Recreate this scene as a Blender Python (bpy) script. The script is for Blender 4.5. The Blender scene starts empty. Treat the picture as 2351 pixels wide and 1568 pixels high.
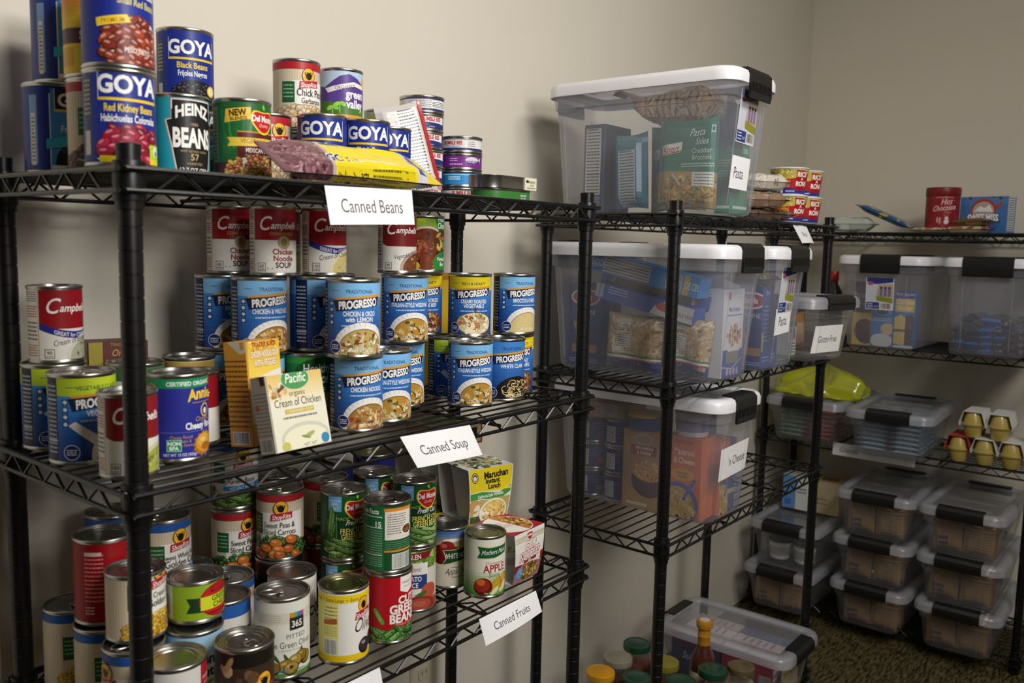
import bpy, math, random
from mathutils import Vector, Matrix
from mathutils.geometry import tessellate_polygon
PI = math.pi
SC = bpy.context.scene
COL = SC.collection

# ---------------------------------------------------------------- camera
cam_d = bpy.data.cameras.new('camera')
cam = bpy.data.objects.new('camera', cam_d)
COL.objects.link(cam)
CAM = Vector((-0.47983, -0.91405, 1.27537))
_yaw, _pit, _rol = 0.6745217, 0.1103093, 0.0218902
_fw = Vector((math.cos(_yaw)*math.cos(_pit), math.sin(_yaw)*math.cos(_pit), -math.sin(_pit)))
_rt = Vector((math.sin(_yaw), -math.cos(_yaw), 0))
_up = _rt.cross(_fw)
_r2 = _rt*math.cos(_rol) + _up*math.sin(_rol)
_u2 = _up*math.cos(_rol) - _rt*math.sin(_rol)
_m = Matrix((_r2, _u2, -_fw)).transposed().to_4x4()
_m.translation = CAM
cam.matrix_world = _m
cam_d.sensor_width = 36
cam_d.lens = 30.607
cam_d.clip_start = 0.05
cam_d.dof.use_dof = True
cam_d.dof.focus_distance = 1.62
cam_d.dof.aperture_fstop = 5.6
SC.camera = cam

# ---------------------------------------------------------------- world, lamps, exposure
SC.view_settings.view_transform = 'Standard'
SC.view_settings.look = 'None'
SC.view_settings.gamma = 1
SC.view_settings.use_curve_mapping = False
SC.view_settings.exposure = 0.0
wd = bpy.data.worlds.new('room_air')
SC.world = wd
wd.use_nodes = True
wd.node_tree.nodes['Background'].inputs[0].default_value = (1.0, 0.93, 0.84, 1)
wd.node_tree.nodes['Background'].inputs[1].default_value = 0.03

def area(name, loc, target, sx, sy, power, color, spread=180):
    d = bpy.data.lights.new(name, 'AREA')
    d.shape = 'RECTANGLE'; d.size = sx; d.size_y = sy
    d.energy = power; d.color = color; d.spread = math.radians(spread)
    o = bpy.data.objects.new(name, d)
    COL.objects.link(o)
    o.location = loc
    o.rotation_euler = (Vector(target)-Vector(loc)).to_track_quat('-Z', 'Y').to_euler()
    return o
area('ceiling_lamp', (0.55, -1.55, 2.66), (0.6, -1.35, 0), 1.2, 0.6, 50, (1, 0.955, 0.89))
area('flash_lamp', (0.0, -2.2, 2.05), (0.45, 0.39, 1.85), 0.8, 0.8, 12, (1, 0.975, 0.94), 105)

# ---------------------------------------------------------------- colours and materials
def hx(c):
    if isinstance(c, str):
        return tuple(int(c[i:i+2], 16)/255 for i in (0, 2, 4))
    return c
def mix(a, b, t):
    a, b = hx(a), hx(b)
    return tuple(x+(y-x)*t for x, y in zip(a, b))
def lin(c):
    return tuple(x/12.92 if x <= 0.04045 else ((x+0.055)/1.055)**2.4 for x in hx(c))

def mat(name, color='808080', rough=0.5, metal=0.0, attr=False, noise=None, bump=None, spec=0.5, coat=0.0, sss=0):
    m = bpy.data.materials.new(name)
    m.use_nodes = True
    nt = m.node_tree
    b = nt.nodes['Principled BSDF']
    b.inputs['Base Color'].default_value = (*lin(color), 1)
    b.inputs['Roughness'].default_value = rough
    b.inputs['Metallic'].default_value = metal
    b.inputs['Specular IOR Level'].default_value = spec
    b.inputs['Coat Weight'].default_value = coat
    src = None
    if attr:
        a = nt.nodes.new('ShaderNodeAttribute'); a.attribute_name = 'Col'
        src = a.outputs['Color']
    if noise:
        sc, amt = noise
        tc = nt.nodes.new('ShaderNodeTexCoord')
        n = nt.nodes.new('ShaderNodeTexNoise'); n.inputs['Scale'].default_value = sc; n.inputs['Detail'].default_value = 4
        nt.links.new(tc.outputs['Object'], n.inputs['Vector'])
        mx = nt.nodes.new('ShaderNodeMix'); mx.data_type = 'RGBA'; mx.blend_type = 'MULTIPLY'
        mx.inputs[0].default_value = amt
        rp = nt.nodes.new('ShaderNodeMapRange')
        rp.inputs[1].default_value = 0.3; rp.inputs[2].default_value = 0.7
        rp.inputs[3].default_value = 0.55; rp.inputs[4].default_value = 1.1
        nt.links.new(n.outputs['Fac'], rp.inputs[0])
        if src: nt.links.new(src, mx.inputs[6])
        else: mx.inputs[6].default_value = (*lin(color), 1)
        nt.links.new(rp.outputs[0], mx.inputs[7])
        src = mx.outputs[2]
    if src: nt.links.new(src, b.inputs['Base Color'])
    if bump:
        sc, st = bump
        tc = nt.nodes.new('ShaderNodeTexCoord')
        n = nt.nodes.new('ShaderNodeTexNoise'); n.inputs['Scale'].default_value = sc; n.inputs['Detail'].default_value = 3
        nt.links.new(tc.outputs['Object'], n.inputs['Vector'])
        bp = nt.nodes.new('ShaderNodeBump'); bp.inputs['Strength'].default_value = st; bp.inputs['Distance'].default_value = 0.002
        nt.links.new(n.outputs['Fac'], bp.inputs['Height'])
        nt.links.new(bp.outputs[0], b.inputs['Normal'])
    return m

def clear_mat(name, tint, milky, gloss=0.06, rough=0.12, alpha_col=(1, 1, 1)):
    """thin moulded plastic: mostly lets light through, with a milky scatter and a soft sheen"""
    m = bpy.data.materials.new(name)
    m.use_nodes = True
    nt = m.node_tree
    for n in list(nt.nodes): nt.nodes.remove(n)
    N = nt.nodes.new; L = nt.links.new
    out = N('ShaderNodeOutputMaterial')
    tr = N('ShaderNodeBsdfTransparent'); tr.inputs[0].default_value = (*alpha_col, 1)
    df = N('ShaderNodeBsdfDiffuse'); df.inputs[0].default_value = (*lin(tint), 1)
    tl = N('ShaderNodeBsdfTranslucent'); tl.inputs[0].default_value = (*lin(tint), 1)
    gl = N('ShaderNodeBsdfGlossy'); gl.inputs['Roughness'].default_value = rough
    m1 = N('ShaderNodeMixShader'); m1.inputs[0].default_value = 0.4
    L(df.outputs[0], m1.inputs[1]); L(tl.outputs[0], m1.inputs[2])
    tc = N('ShaderNodeTexCoord'); ns = N('ShaderNodeTexNoise'); ns.inputs['Scale'].default_value = 9
    L(tc.outputs['Object'], ns.inputs['Vector'])
    mr = N('ShaderNodeMapRange'); mr.inputs[1].default_value = .3; mr.inputs[2].default_value = .7
    mr.inputs[3].default_value = milky*0.85; mr.inputs[4].default_value = min(1, milky*1.15)
    L(ns.outputs['Fac'], mr.inputs[0])
    m2 = N('ShaderNodeMixShader')
    L(mr.outputs[0], m2.inputs[0]); L(tr.outputs[0], m2.inputs[1]); L(m1.outputs[0], m2.inputs[2])
    fr = N('ShaderNodeLayerWeight'); fr.inputs[0].default_value = 0.25
    mr2 = N('ShaderNodeMapRange'); mr2.inputs[3].default_value = gloss*0.5; mr2.inputs[4].default_value = 0.4
    L(fr.outputs['Fresnel'], mr2.inputs[0])
    m3 = N('ShaderNodeMixShader')
    L(mr2.outputs[0], m3.inputs[0]); L(m2.outputs[0], m3.inputs[1]); L(gl.outputs[0], m3.inputs[2])
    L(m3.outputs[0], out.inputs[0])
    return m

M = {}
M['label'] = mat('printed_paper_label', attr=True, rough=0.44, noise=(60, 0.06), coat=0.04, spec=.35)
M['card'] = mat('printed_card', attr=True, rough=0.45, noise=(40, 0.06))
M['film'] = mat('printed_film', attr=True, rough=0.28, coat=0.25, bump=(45, 0.3))
M['tin'] = mat('tinplate', 'b9b7b2', 0.28, 1.0, noise=(30, 0.25))
M['tin_dark'] = mat('dull_tinplate', '8f8e8c', 0.34, 1.0, noise=(30, 0.3))
M['tin_gold'] = mat('gold_lacquered_tinplate', 'a39a6c', 0.3, 1.0, noise=(30, 0.25))
M['wire'] = mat('black_powder_coated_wire', '0b0b0c', 0.32, 0.0, noise=(80, 0.3), spec=0.5)
M['post'] = mat('black_coated_steel_post', '0c0c0d', 0.36, 0.0, noise=(60, 0.3), spec=0.5)
M['latch'] = mat('black_ribbed_plastic', '161616', 0.45, noise=(90, 0.2))
M['lidw'] = mat('white_plastic', 'e9e9ef', 0.3, noise=(20, 0.05))
M['clear'] = clear_mat('clear_moulded_plastic', 'dcdff0', 0.24)
M['clearlid'] = clear_mat('frosted_moulded_plastic', 'dcdee8', 0.38, rough=0.25)
M['bagclear'] = clear_mat('clear_bag_film', 'e6e6e6', 0.08, gloss=0.3, rough=0.08)
M['paper'] = mat('white_copier_paper', attr=True, rough=0.7, noise=(25, 0.04))
M['clear2'] = clear_mat('clear_thin_plastic', 'd6d8e2', 0.13)
M['panel'] = clear_mat('clear_lid_panel', 'dcdee8', 0.12)
M['yellowbag'] = clear_mat('thin_yellow_bag_film', 'eef22a', 0.6, gloss=0.2, rough=0.2, alpha_col=(0.95, 0.98, 0.25))
M['glass'] = clear_mat('jar_glass', 'cfd4cf', 0.05, gloss=0.4, rough=0.03)
M['foam'] = mat('white_foam_cup', 'e4e4e2', 0.6, noise=(60, 0.06))

# ---------------------------------------------------------------- mesh helpers
class MB:
    def __init__(s):
        s.v = []; s.f = []; s.c = []; s.n = []; s.mi = []
    def add(s, vs, fs, col=None, ns=None, mi=0):
        o = len(s.v)
        s.v.extend(vs)
        for f in fs:
            s.f.append([i+o for i in f]); s.c.append(col); s.mi.append(mi)
        if ns: s.n.extend(ns)
        return s
    def box(s, x0, y0, z0, x1, y1, z1, col=None, mi=0):
        vs = [(x, y, z) for z in (z0, z1) for y in (y0, y1) for x in (x0, x1)]
        return s.add(vs, [(0, 2, 3, 1), (4, 5, 7, 6), (0, 1, 5, 4), (2, 6, 7, 3), (0, 4, 6, 2), (1, 3, 7, 5)], col, mi=mi)
    def tube(s, pts, r, n=6, col=None, mi=0, cap=True):
        pts = [Vector(p) for p in pts]
        vs = []; fs = []
        t0 = (pts[1]-pts[0]).normalized()
        a = Vector((0, 0, 1)) if abs(t0.z) < 0.9 else Vector((1, 0, 0))
        x = t0.cross(a).normalized()
        for i, p in enumerate(pts):
            t = (pts[min(i+1, len(pts)-1)]-pts[max(i-1, 0)]).normalized()
            x = (x - t*x.dot(t)).normalized()
            y = t.cross(x)
            rr = r[i] if isinstance(r, (list, tuple)) else r
            for k in range(n):
                q = p + (x*math.cos(2*PI*k/n)+y*math.sin(2*PI*k/n))*rr
                vs.append(tuple(q))
        for i in range(len(pts)-1):
            for k in range(n):
                k2 = (k+1) % n
                fs.append((i*n+k, i*n+k2, (i+1)*n+k2, (i+1)*n+k))
        if cap:
            fs.append(tuple(range(n))[::-1]); fs.append(tuple((len(pts)-1)*n+k for k in range(n)))
        return s.add(vs, fs, col, mi=mi)
    def lathe(s, prof, n=32, cx=0, cy=0, col=None, mi=0):
        vs = []; fs = []; rows = []
        for r, z in prof:
            if r < 1e-6:
                rows.append([len(vs)]); vs.append((cx, cy, z))
            else:
                rows.append(list(range(len(vs), len(vs)+n)))
                vs += [(cx+r*math.cos(2*PI*k/n), cy+r*math.sin(2*PI*k/n), z) for k in range(n)]
        for a, b in zip(rows, rows[1:]):
            for k in range(n):
                k2 = (k+1) % n
                if len(a) == 1 and len(b) == 1: continue
                if len(a) == 1: fs.append((a[0], b[k2], b[k]))
                elif len(b) == 1: fs.append((a[k], a[k2], b[0]))
                else: fs.append((a[k], a[k2], b[k2], b[k]))
        return s.add(vs, fs, col, mi=mi)
    def loft(s, secs, n=5, capb=True, capt=True, col=None, mi=0):
        """stack of rounded rectangles (cx, cy, z, half x, half y, corner radius)"""
        vs = []; fs = []
        k = 4*(n+1)
        for cx, cy, z, hxx, hyy, r in secs:
            r = min(r, hxx*0.999, hyy*0.999)
            for q, (sx, sy) in enumerate(((1, 1), (-1, 1), (-1, -1), (1, -1))):
                for i in range(n+1):
                    a = PI/2*(q+i/n)
                    vs.append((cx+sx*(hxx-r)+r*math.cos(a), cy+sy*(hyy-r)+r*math.sin(a), z))
        for j in range(len(secs)-1):
            for i in range(k):
                i2 = (i+1) % k
                fs.append((j*k+i, j*k+i2, (j+1)*k+i2, (j+1)*k+i))
        if capb: fs.append(tuple(range(k))[::-1])
        if capt: fs.append(tuple((len(secs)-1)*k+i for i in range(k)))
        return s.add(vs, fs, col, mi=mi)
    def build(s, name, m, parent=None, smooth=35, normals=False):
        me = bpy.data.meshes.new(name)
        me.from_pydata(s.v, [], s.f)
        ms = m if isinstance(m, (list, tuple)) else [m]
        for q in ms: me.materials.append(M[q] if isinstance(q, str) else q)
        if len(ms) > 1: me.polygons.foreach_set('material_index', s.mi)
        if any(c is not None for c in s.c):
            at = me.color_attributes.new('Col', 'FLOAT_COLOR', 'CORNER')
            buf = []; cache = {}
            for f, c in zip(s.f, s.c):
                c = c or 'ffffff'
                if c not in cache: cache[c] = (*lin(c), 1.0)
                buf.extend(cache[c]*len(f))
            at.data.foreach_set('color', buf)
        if smooth:
            me.shade_smooth()
            if not normals: me.set_sharp_from_angle(angle=math.radians(smooth))
        if normals: me.normals_split_custom_set_from_vertices(s.n)
        me.validate(clean_customdata=False)
        return link(name, me, parent)

def link(name, me, parent=None):
    o = bpy.data.objects.new(name, me)
    COL.objects.link(o)
    if parent is not None: o.parent = parent
    return o
def tag(o, label, cat, group=None, kind=None):
    o['label'] = label; o['category'] = cat
    if group: o['group'] = group
    if kind: o['kind'] = kind
    return o
def empty(name, loc, rz=0, label=None, cat=None, group=None, tilt=None):
    o = bpy.data.objects.new(name, None)
    o.empty_display_size = 0.05
    COL.objects.link(o)
    o.location = loc
    o.rotation_euler = (tilt[0] if tilt else 0, tilt[1] if tilt else 0, rz)
    if label: tag(o, label, cat, group)
    return o

# ---------------------------------------------------------------- flat artwork that is printed onto cans and boxes
_fc = bpy.data.curves.new('lettering', 'FONT')
_fo = bpy.data.objects.new('lettering', _fc)
COL.objects.link(_fo)
_tc = {}
def glyphs(txt, bold=0.0):
    k = (txt, round(bold, 3))
    if k not in _tc:
        _fc.body = txt; _fc.size = 1.0; _fc.resolution_u = 3; _fc.offset = bold; _fc.align_x = 'LEFT'
        dg = bpy.context.evaluated_depsgraph_get(); dg.update()
        ev = _fo.evaluated_get(dg)
        me = ev.to_mesh()
        vs = [(v.co.x, v.co.y) for v in me.vertices]
        ps = [[vs[i] for i in p.vertices] for p in me.polygons]
        ev.to_mesh_clear()
        xs = [x for p in ps for x, y in p] or [0, 1]
        _tc[k] = (ps, min(xs), max(xs))
    return _tc[k]
CAPH = None
def caph():
    global CAPH
    if CAPH is None:
        CAPH = max(y for p in glyphs('H')[0] for x, y in p)
    return CAPH

class Art:
    def __init__(s): s.s = []; s.l = 0; s.hold = 0
    def up(s):
        if not s.hold: s.l += 1
    def put(s, pts, c): s.s.append((pts, c, s.l))
    def Q(s, pts, c): s.up(); s.put(pts, c); return s
    def R(s, x0, y0, x1, y1, c): s.up(); s.put([(x0, y0), (x1, y0), (x1, y1), (x0, y1)], c); return s
    def E(s, cx, cy, rx, ry, c, n=20, rot=0):
        cr, sr = math.cos(rot), math.sin(rot)
        s.up(); s.put([(cx+rx*math.cos(a)*cr-ry*math.sin(a)*sr, cy+rx*math.cos(a)*sr+ry*math.sin(a)*cr) for a in (2*PI*i/n for i in range(n))], c); return s
    def P(s, pts, c):
        tri = tessellate_polygon([[Vector((x, y, 0)) for x, y in pts]])
        s.up()
        for t in tri: s.put([pts[i] for i in t], c)
        return s
    def T(s, txt, x, y, h, c, w=1.0, sh=0.0, b=0.0, al='C', rot=0.0, arc=0.0, out=None, ow=0.05):
        """lettering: cap height h, x scale w, shear sh, weight b, arc = rise at the middle over the half width"""
        if out: s.T(txt, x, y, h, out, w, sh, b+ow, al, rot, arc)
        ps, x0, x1 = glyphs(txt, b)
        k = h/caph(); cr, sr = math.cos(rot), math.sin(rot)
        wd = (x1-x0)*k*w
        s.up()
        ox = {'C': -wd/2, 'L': 0, 'R': -wd}[al]
        for p in ps:
            q = []
            for px, py in p:
                yy = py*k; xx = (px-x0)*k*w+ox+sh*yy
                if arc and wd: yy += arc*(1-(2*(xx-ox)/wd-1)**2)
                q.append((x+xx*cr-yy*sr, y+xx*sr+yy*cr))
            s.put(q, c)
        return s
    def K(s, pts, wd, c, round_=True):
        s.up(); h = s.hold; s.hold = 1
        for (ax, ay), (bx, by) in zip(pts, pts[1:]):
            dx, dy = bx-ax, by-ay; L = math.hypot(dx, dy) or 1e-6
            nx, ny = -dy/L*wd/2, dx/L*wd/2
            s.put([(ax+nx, ay+ny), (ax-nx, ay-ny), (bx-nx, by-ny), (bx+nx, by+ny)], c)
        if round_:
            for px, py in pts: s.E(px, py, wd/2, wd/2, c, 8)
        s.hold = h
        return s
    def lines(s, x0, y0, x1, y1, n, c, th=0.45, seed=1):
        rd = random.Random(seed)
        s.up(); s.hold += 1
        for i in range(n):
            y = y1-(y1-y0)*(i+0.5)/n
            t = (y1-y0)/n*th
            x = x0
            while x < x1-0.8:
                w = rd.uniform(1.5, 6)
                s.R(x, y-t/2, min(x+w, x1), y+t/2, c); x += w+0.7
        s.hold -= 1
        return s
    def facts(s, x0, y0, x1, y1, bg, fg, seed=1, n=14):
        s.R(x0, y0, x1, y1, bg)
        w = x1-x0
        s.R(x0+w*.08, y1-4, x0+w*.8, y1-1.6, fg)
        s.lines(x0+w*.08, y0+1, x1-w*.08, y1-5.5, n, fg, .4, seed)
        for t in (.3, .62): s.R(x0+w*.06, y0+(y1-y0)*t, x1-w*.06, y0+(y1-y0)*t+.9, fg)
        return s
    def bars(s, x0, y0, x1, y1, seed=3, bg='f4f4f0', fg='202020'):
        s.R(x0, y0, x1, y1, bg); rd = random.Random(seed); x = x0+1.0
        while x < x1-1.4:
            w = rd.choice((.35, .5, .8)); s.R(x, y0+1.2, x+w, y1-.8, fg); x += w+rd.choice((.4, .6, .9))
        return s
    def blob(s, x, y, rx, ry, rot, c, hl=.4, n=10):
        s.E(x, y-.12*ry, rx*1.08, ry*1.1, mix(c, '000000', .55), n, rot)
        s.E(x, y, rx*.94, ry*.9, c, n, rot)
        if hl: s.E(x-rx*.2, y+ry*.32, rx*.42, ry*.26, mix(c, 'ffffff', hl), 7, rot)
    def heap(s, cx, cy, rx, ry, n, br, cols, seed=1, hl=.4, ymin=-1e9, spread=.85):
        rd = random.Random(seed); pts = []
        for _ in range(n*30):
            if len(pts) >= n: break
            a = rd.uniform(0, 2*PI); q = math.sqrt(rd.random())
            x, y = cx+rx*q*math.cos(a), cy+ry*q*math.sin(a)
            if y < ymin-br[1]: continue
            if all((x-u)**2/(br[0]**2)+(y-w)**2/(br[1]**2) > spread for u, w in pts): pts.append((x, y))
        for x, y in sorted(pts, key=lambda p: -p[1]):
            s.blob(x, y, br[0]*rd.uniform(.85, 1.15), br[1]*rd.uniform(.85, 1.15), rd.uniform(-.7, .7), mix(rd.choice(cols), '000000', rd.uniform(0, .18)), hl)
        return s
    def sticks(s, cx, cy, rx, ry, n, L, wd, cols, seed=1, ang=(-.6, .6)):
        rd = random.Random(seed)
        for _ in range(n):
            x, y = cx+rd.uniform(-rx, rx), cy+rd.uniform(-ry, ry); a = rd.uniform(*ang); c = mix(rd.choice(cols), '000000', rd.uniform(0, .25))
            dx, dy = math.cos(a)*L/2, math.sin(a)*L/2
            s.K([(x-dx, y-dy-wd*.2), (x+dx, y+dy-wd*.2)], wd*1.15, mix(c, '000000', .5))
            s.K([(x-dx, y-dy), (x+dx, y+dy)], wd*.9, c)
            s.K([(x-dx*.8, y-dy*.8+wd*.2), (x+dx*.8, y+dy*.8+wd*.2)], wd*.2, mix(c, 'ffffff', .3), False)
        return s
    def chips(s, cx, cy, rx, ry, n, size, cols, seed=1):
        rd = random.Random(seed)
        s.up(); l0 = s.l; s.hold += 1
        for i in range(n):
            s.l = l0+i % 14
            a = rd.uniform(0, 2*PI); q = math.sqrt(rd.random())
            s.E(cx+rx*q*math.cos(a), cy+ry*q*math.sin(a), size*rd.uniform(.5, 1.4), size*rd.uniform(.4, .9), mix(rd.choice(cols), rd.choice(('000000', 'ffffff')), rd.uniform(0, .25)), 7, rd.uniform(0, 3))
        s.hold -= 1; s.l = l0+15
        return s
    def emit(s, mb, F, u0, u1, v0, v1, nu=1, nv=1, eps=5e-6, NF=None, base=0):
        gu = (u1-u0)/nu; gv = (v1-v0)/nv
        for poly, col, li in s.s:
            off = base+eps*(li+1)
            poly = clip(clip(clip(clip(poly, 0, u0, 1), 0, u1, -1), 1, v0, 1), 1, v1, -1)
            if len(poly) < 3: continue
            a = max(0, int((min(p[0] for p in poly)-u0)/gu)); b = min(nu-1, int((max(p[0] for p in poly)-u0)/gu))
            for i in range(a, b+1):
                q = clip(clip(poly, 0, u0+i*gu, 1), 0, u0+(i+1)*gu, -1) if b > a else poly
                if len(q) < 3: continue
                if nv == 1: cells = [(q, 0)]
                else:
                    c = max(0, int((min(p[1] for p in q)-v0)/gv)); d = min(nv-1, int((max(p[1] for p in q)-v0)/gv))
                    cells = [(clip(clip(q, 1, v0+j*gv, 1), 1, v0+(j+1)*gv, -1), j) for j in range(c, d+1)] if d > c else [(q, c)]
                for w, j in cells:
                    if len(w) < 3: continue
                    ar = sum(w[k-1][0]*w[k][1]-w[k][0]*w[k-1][1] for k in range(len(w)))
                    if abs(ar) < 1e-4: continue
                    if ar < 0: w = w[::-1]
                    mb.add([F(x, y, off, i, j) for x, y in w], [tuple(range(len(w)))], col, [NF(x, y) for x, y in w] if NF else None)

def clip(poly, ax, lim, sg):
    out = []
    n = len(poly)
    if n == 0: return out
    ins = [(p[ax]-lim)*sg >= -1e-9 for p in poly]
    if all(ins): return poly
    for i in range(n):
        p, q = poly[i], poly[(i+1) % n]
        if ins[i]: out.append(p)
        if ins[i] != ins[(i+1) % n]:
            t = (lim-p[ax])/((q[ax]-p[ax]) or 1e-12)
            out.append((p[0]+(q[0]-p[0])*t, p[1]+(q[1]-p[1])*t))
    return out

NSEG = 60
def wrap_label(art, r, z0, z1, bg, name='label', m='label', parent=None):
    """printed sleeve round a cylinder; u runs along the circumference in mm, v up"""
    H = (z1-z0)*1000
    C = 2*PI*r*1000
    g = C/NSEG
    mb = MB()
    dirs = [(math.sin(2*PI*k/NSEG-PI), -math.cos(2*PI*k/NSEG-PI)) for k in range(NSEG+1)]
    def F(u, v, off, i, j):
        t = (u+C/2)/g-i
        rr = r+off
        a, b = dirs[i], dirs[i+1]
        return ((a[0]+(b[0]-a[0])*t)*rr, (a[1]+(b[1]-a[1])*t)*rr, z0+v/1000)
    def NF(u, v):
        a = u/1000/r
        return (math.sin(a), -math.cos(a), 0)
    Art().R(-C/2, 0, C/2, H, bg).emit(mb, F, -C/2, C/2, 0, H, NSEG, eps=0, NF=NF)
    art.emit(mb, F, -C/2, C/2, 0, H, NSEG, NF=NF)
    return mb.build(name, m, parent, normals=True)
# ---------------------------------------------------------------- the room
def node_wall(name, color, sc=2.2):
    m = mat(name, color, 0.75, noise=(sc, 0.07), bump=(220, 0.12), spec=0.25)
    return m
M['wall'] = node_wall('cream_wall_paint', 'd8d1c3')
M['ceil'] = node_wall('white_ceiling_tile', 'e4e0d8', 8)
def carpet():
    m = bpy.data.materials.new('brown_flecked_carpet'); m.use_nodes = True
    nt = m.node_tree; b = nt.nodes['Principled BSDF']; N = nt.nodes.new; L = nt.links.new
    tc = N('ShaderNodeTexCoord')
    mp = N('ShaderNodeMapping'); mp.inputs['Scale'].default_value = (30, 170, 30); mp.inputs['Rotation'].default_value = (0, 0, .9)
    n = N('ShaderNodeTexNoise'); n.inputs['Scale'].default_value = 1.0; n.inputs['Detail'].default_value = 5
    L(tc.outputs['Object'], mp.inputs[0]); L(mp.outputs[0], n.inputs['Vector'])
    r = N('ShaderNodeValToRGB')
    r.color_ramp.elements[0].position = .36; r.color_ramp.elements[0].color = (*lin('211c10'), 1)
    r.color_ramp.elements[1].position = .66; r.color_ramp.elements[1].color = (*lin('6b6040'), 1)
    L(n.outputs['Fac'], r.inputs[0]); L(r.outputs[0], b.inputs['Base Color'])
    b.inputs['Roughness'].default_value = .95; b.inputs['Specular IOR Level'].default_value = .1
    n2 = N('ShaderNodeTexNoise'); n2.inputs['Scale'].default_value = 260
    L(tc.outputs['Object'], n2.inputs['Vector'])
    bp = N('ShaderNodeBump'); bp.inputs['Strength'].default_value = .8; bp.inputs['Distance'].default_value = .004
    L(n2.outputs['Fac'], bp.inputs['Height']); L(bp.outputs[0], b.inputs['Normal'])
    return m
M['carpet'] = carpet()
FZ = -0.06
WY, WX = 0.39, 3.0
def struct(o): o['kind'] = 'structure'; return o
struct(MB().box(-2.6, WY, FZ-.1, WX+.12, WY+.12, 2.75).build('wall_back', 'wall', smooth=0))
struct(MB().box(WX, -3.6, FZ-.1, WX+.12, WY, 2.75).build('wall_right', 'wall', smooth=0))
struct(MB().box(-2.6, -3.6, FZ-.1, WX, WY, FZ).build('floor', 'carpet', smooth=0))
struct(MB().box(-2.6, -3.6, 2.75, WX+.12, WY+.12, 2.85).build('ceiling', 'ceil', smooth=0))

# wall outlet low on the back wall
M['ivory'] = mat('ivory_moulded_plate', 'cfc6ae', 0.4, noise=(30, .05))
M['darkslot'] = mat('dark_slot', '2b2823', 0.6, noise=(30, .1))
t = empty('wall_outlet', (0.852, WY-.0005, 0.30), 0, 'cream plastic outlet plate low on the wall below the canned fruits sign', 'outlet')
pl = MB().loft([(0, 0, 0, .038, .058, .006), (0, 0, .004, .037, .057, .006), (0, 0, .006, .034, .054, .006)])
o = pl.build('cover_plate', 'ivory', t); o.rotation_euler = (PI/2, 0, 0); o.location = (0, 0, 0)
for s in (-1, 1):
    q = MB().loft([(0, s*.022, .006, .017, .014, .006), (0, s*.022, .0085, .0165, .0135, .006)])
    o = q.build('socket', 'ivory', t); o.rotation_euler = (PI/2, 0, 0)
    q = MB()
    for dx in (-.006, .006): q.box(dx-.001, s*.022-.001, .0085, dx+.001, s*.022+.006, .009)
    k = q.build('slots', 'darkslot', o, smooth=0)

# ---------------------------------------------------------------- wire shelving
PW = 0.876
def zigzag(mb, a, b, z0, z1, pitch, r):
    a, b = Vector(a), Vector(b); L = (b-a).length; n = max(2, round(L/pitch))*2
    pts = []
    for i in range(n+1):
        p = a+(b-a)*i/n
        p.z = z1 if i % 2 else z0
        pts.append(p)
    mb.tube(pts, r, 5)
def post_mesh(h, capz):
    prof = [(0, FZ), (.016, FZ), (.016, FZ+.012), (.008, FZ+.014), (.008, FZ+.03), (.0127, FZ+.03)]
    z = FZ+.05
    while z < h-.03:
        prof += [(.0127, z-.0014), (.0118, z-.0007), (.0118, z+.0007), (.0127, z+.0014)]
        z += .0254
    prof += [(.0127, capz-.008), (.0132, capz-.008), (.0132, capz-.001), (.012, capz), (0, capz)]
    return MB().lathe(prof, 20)
def rack(label, x, y, rot, D, tops, name='wire_shelving_unit', W=PW):
    t = empty(name, (x, y, 0), rot, label, 'shelving unit', 'black wire shelving units')
    corners = [(0, 0), (W, 0), (W, D), (0, D)]
    first = None
    for cx, cy in corners:
        if first is None:
            first = post_mesh(tops[0], tops[0]+.018).build('post', 'post', t, smooth=30); o = first
        else: o = link('post', first.data, t)
        o.location = (cx, cy, 0)
    col = MB().lathe([(.0129, 0), (.0165, -.0005), (.017, -.003), (.017, -.04), (.0166, -.043), (.015, -.043), (.0146, -.052), (.0128, -.0525)], 24)
    cme = None
    e = .0195
    for T in tops:
        zu, zl = T-.0095, T-.0325
        mb = MB()
        x0, x1, y0, y1 = -e, W+e, -e, D+e
        k = .014
        for z, rr in ((zu, .0034), (zl, .0031)):
            mb.tube([(-k, y0, z), (W+k, y0, z)], rr, 8); mb.tube([(-k, y1, z), (W+k, y1, z)], rr, 8)
            mb.tube([(x0, -k, z), (x0, D+k, z)], rr, 8); mb.tube([(x1, -k, z), (x1, D+k, z)], rr, 8)
        zigzag(mb, (.02, y0, 0), (W-.02, y0, 0), zl, zu, .061, .0022)
        zigzag(mb, (.02, y1, 0), (W-.02, y1, 0), zl, zu, .061, .0022)
        zigzag(mb, (x0, .02, 0), (x0, D-.02, 0), zl, zu, .061, .0022)
        zigzag(mb, (x1, .02, 0), (x1, D-.02, 0), zl, zu, .061, .0022)
        n = 12
        for i in range(n+1):
            yy = y0+(y1-y0)*(i+.5)/(n+1)
            mb.tube([(x0, yy, T-.0079), (x1, yy, T-.0079)], .0018, 6)
        for fx in (.3, .7):
            mb.tube([(W*fx, y0, zl+.008), (W*fx, y1, zl+.008)], .003, 6)
            zigzag(mb, (W*fx, y0+.01, 0), (W*fx, y1-.01, 0), zl+.008, T-.0105, .08, .0018)
        s = mb.build('shelf', 'wire', t)
        for cx, cy in corners:
            if cme is None: o = col.build('sleeve', 'post', s, smooth=40); cme = o.data
            else: o = link('sleeve', cme, s)
            o.location = (cx, cy, T)
    return t
T1, T2, T3 = 1.35937, 1.00316, 0.67004
rack('black wire shelving unit holding the canned beans, soups and vegetables', 0, 0, 0, .3228, (T1-.003, T2, T3, .07))
rack('black wire shelving unit between the canned goods and the corner, holding the pasta bins', 1.1063, -.0603, -.0095, .3228, (T1-.006, T2, T3, .056))
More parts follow.
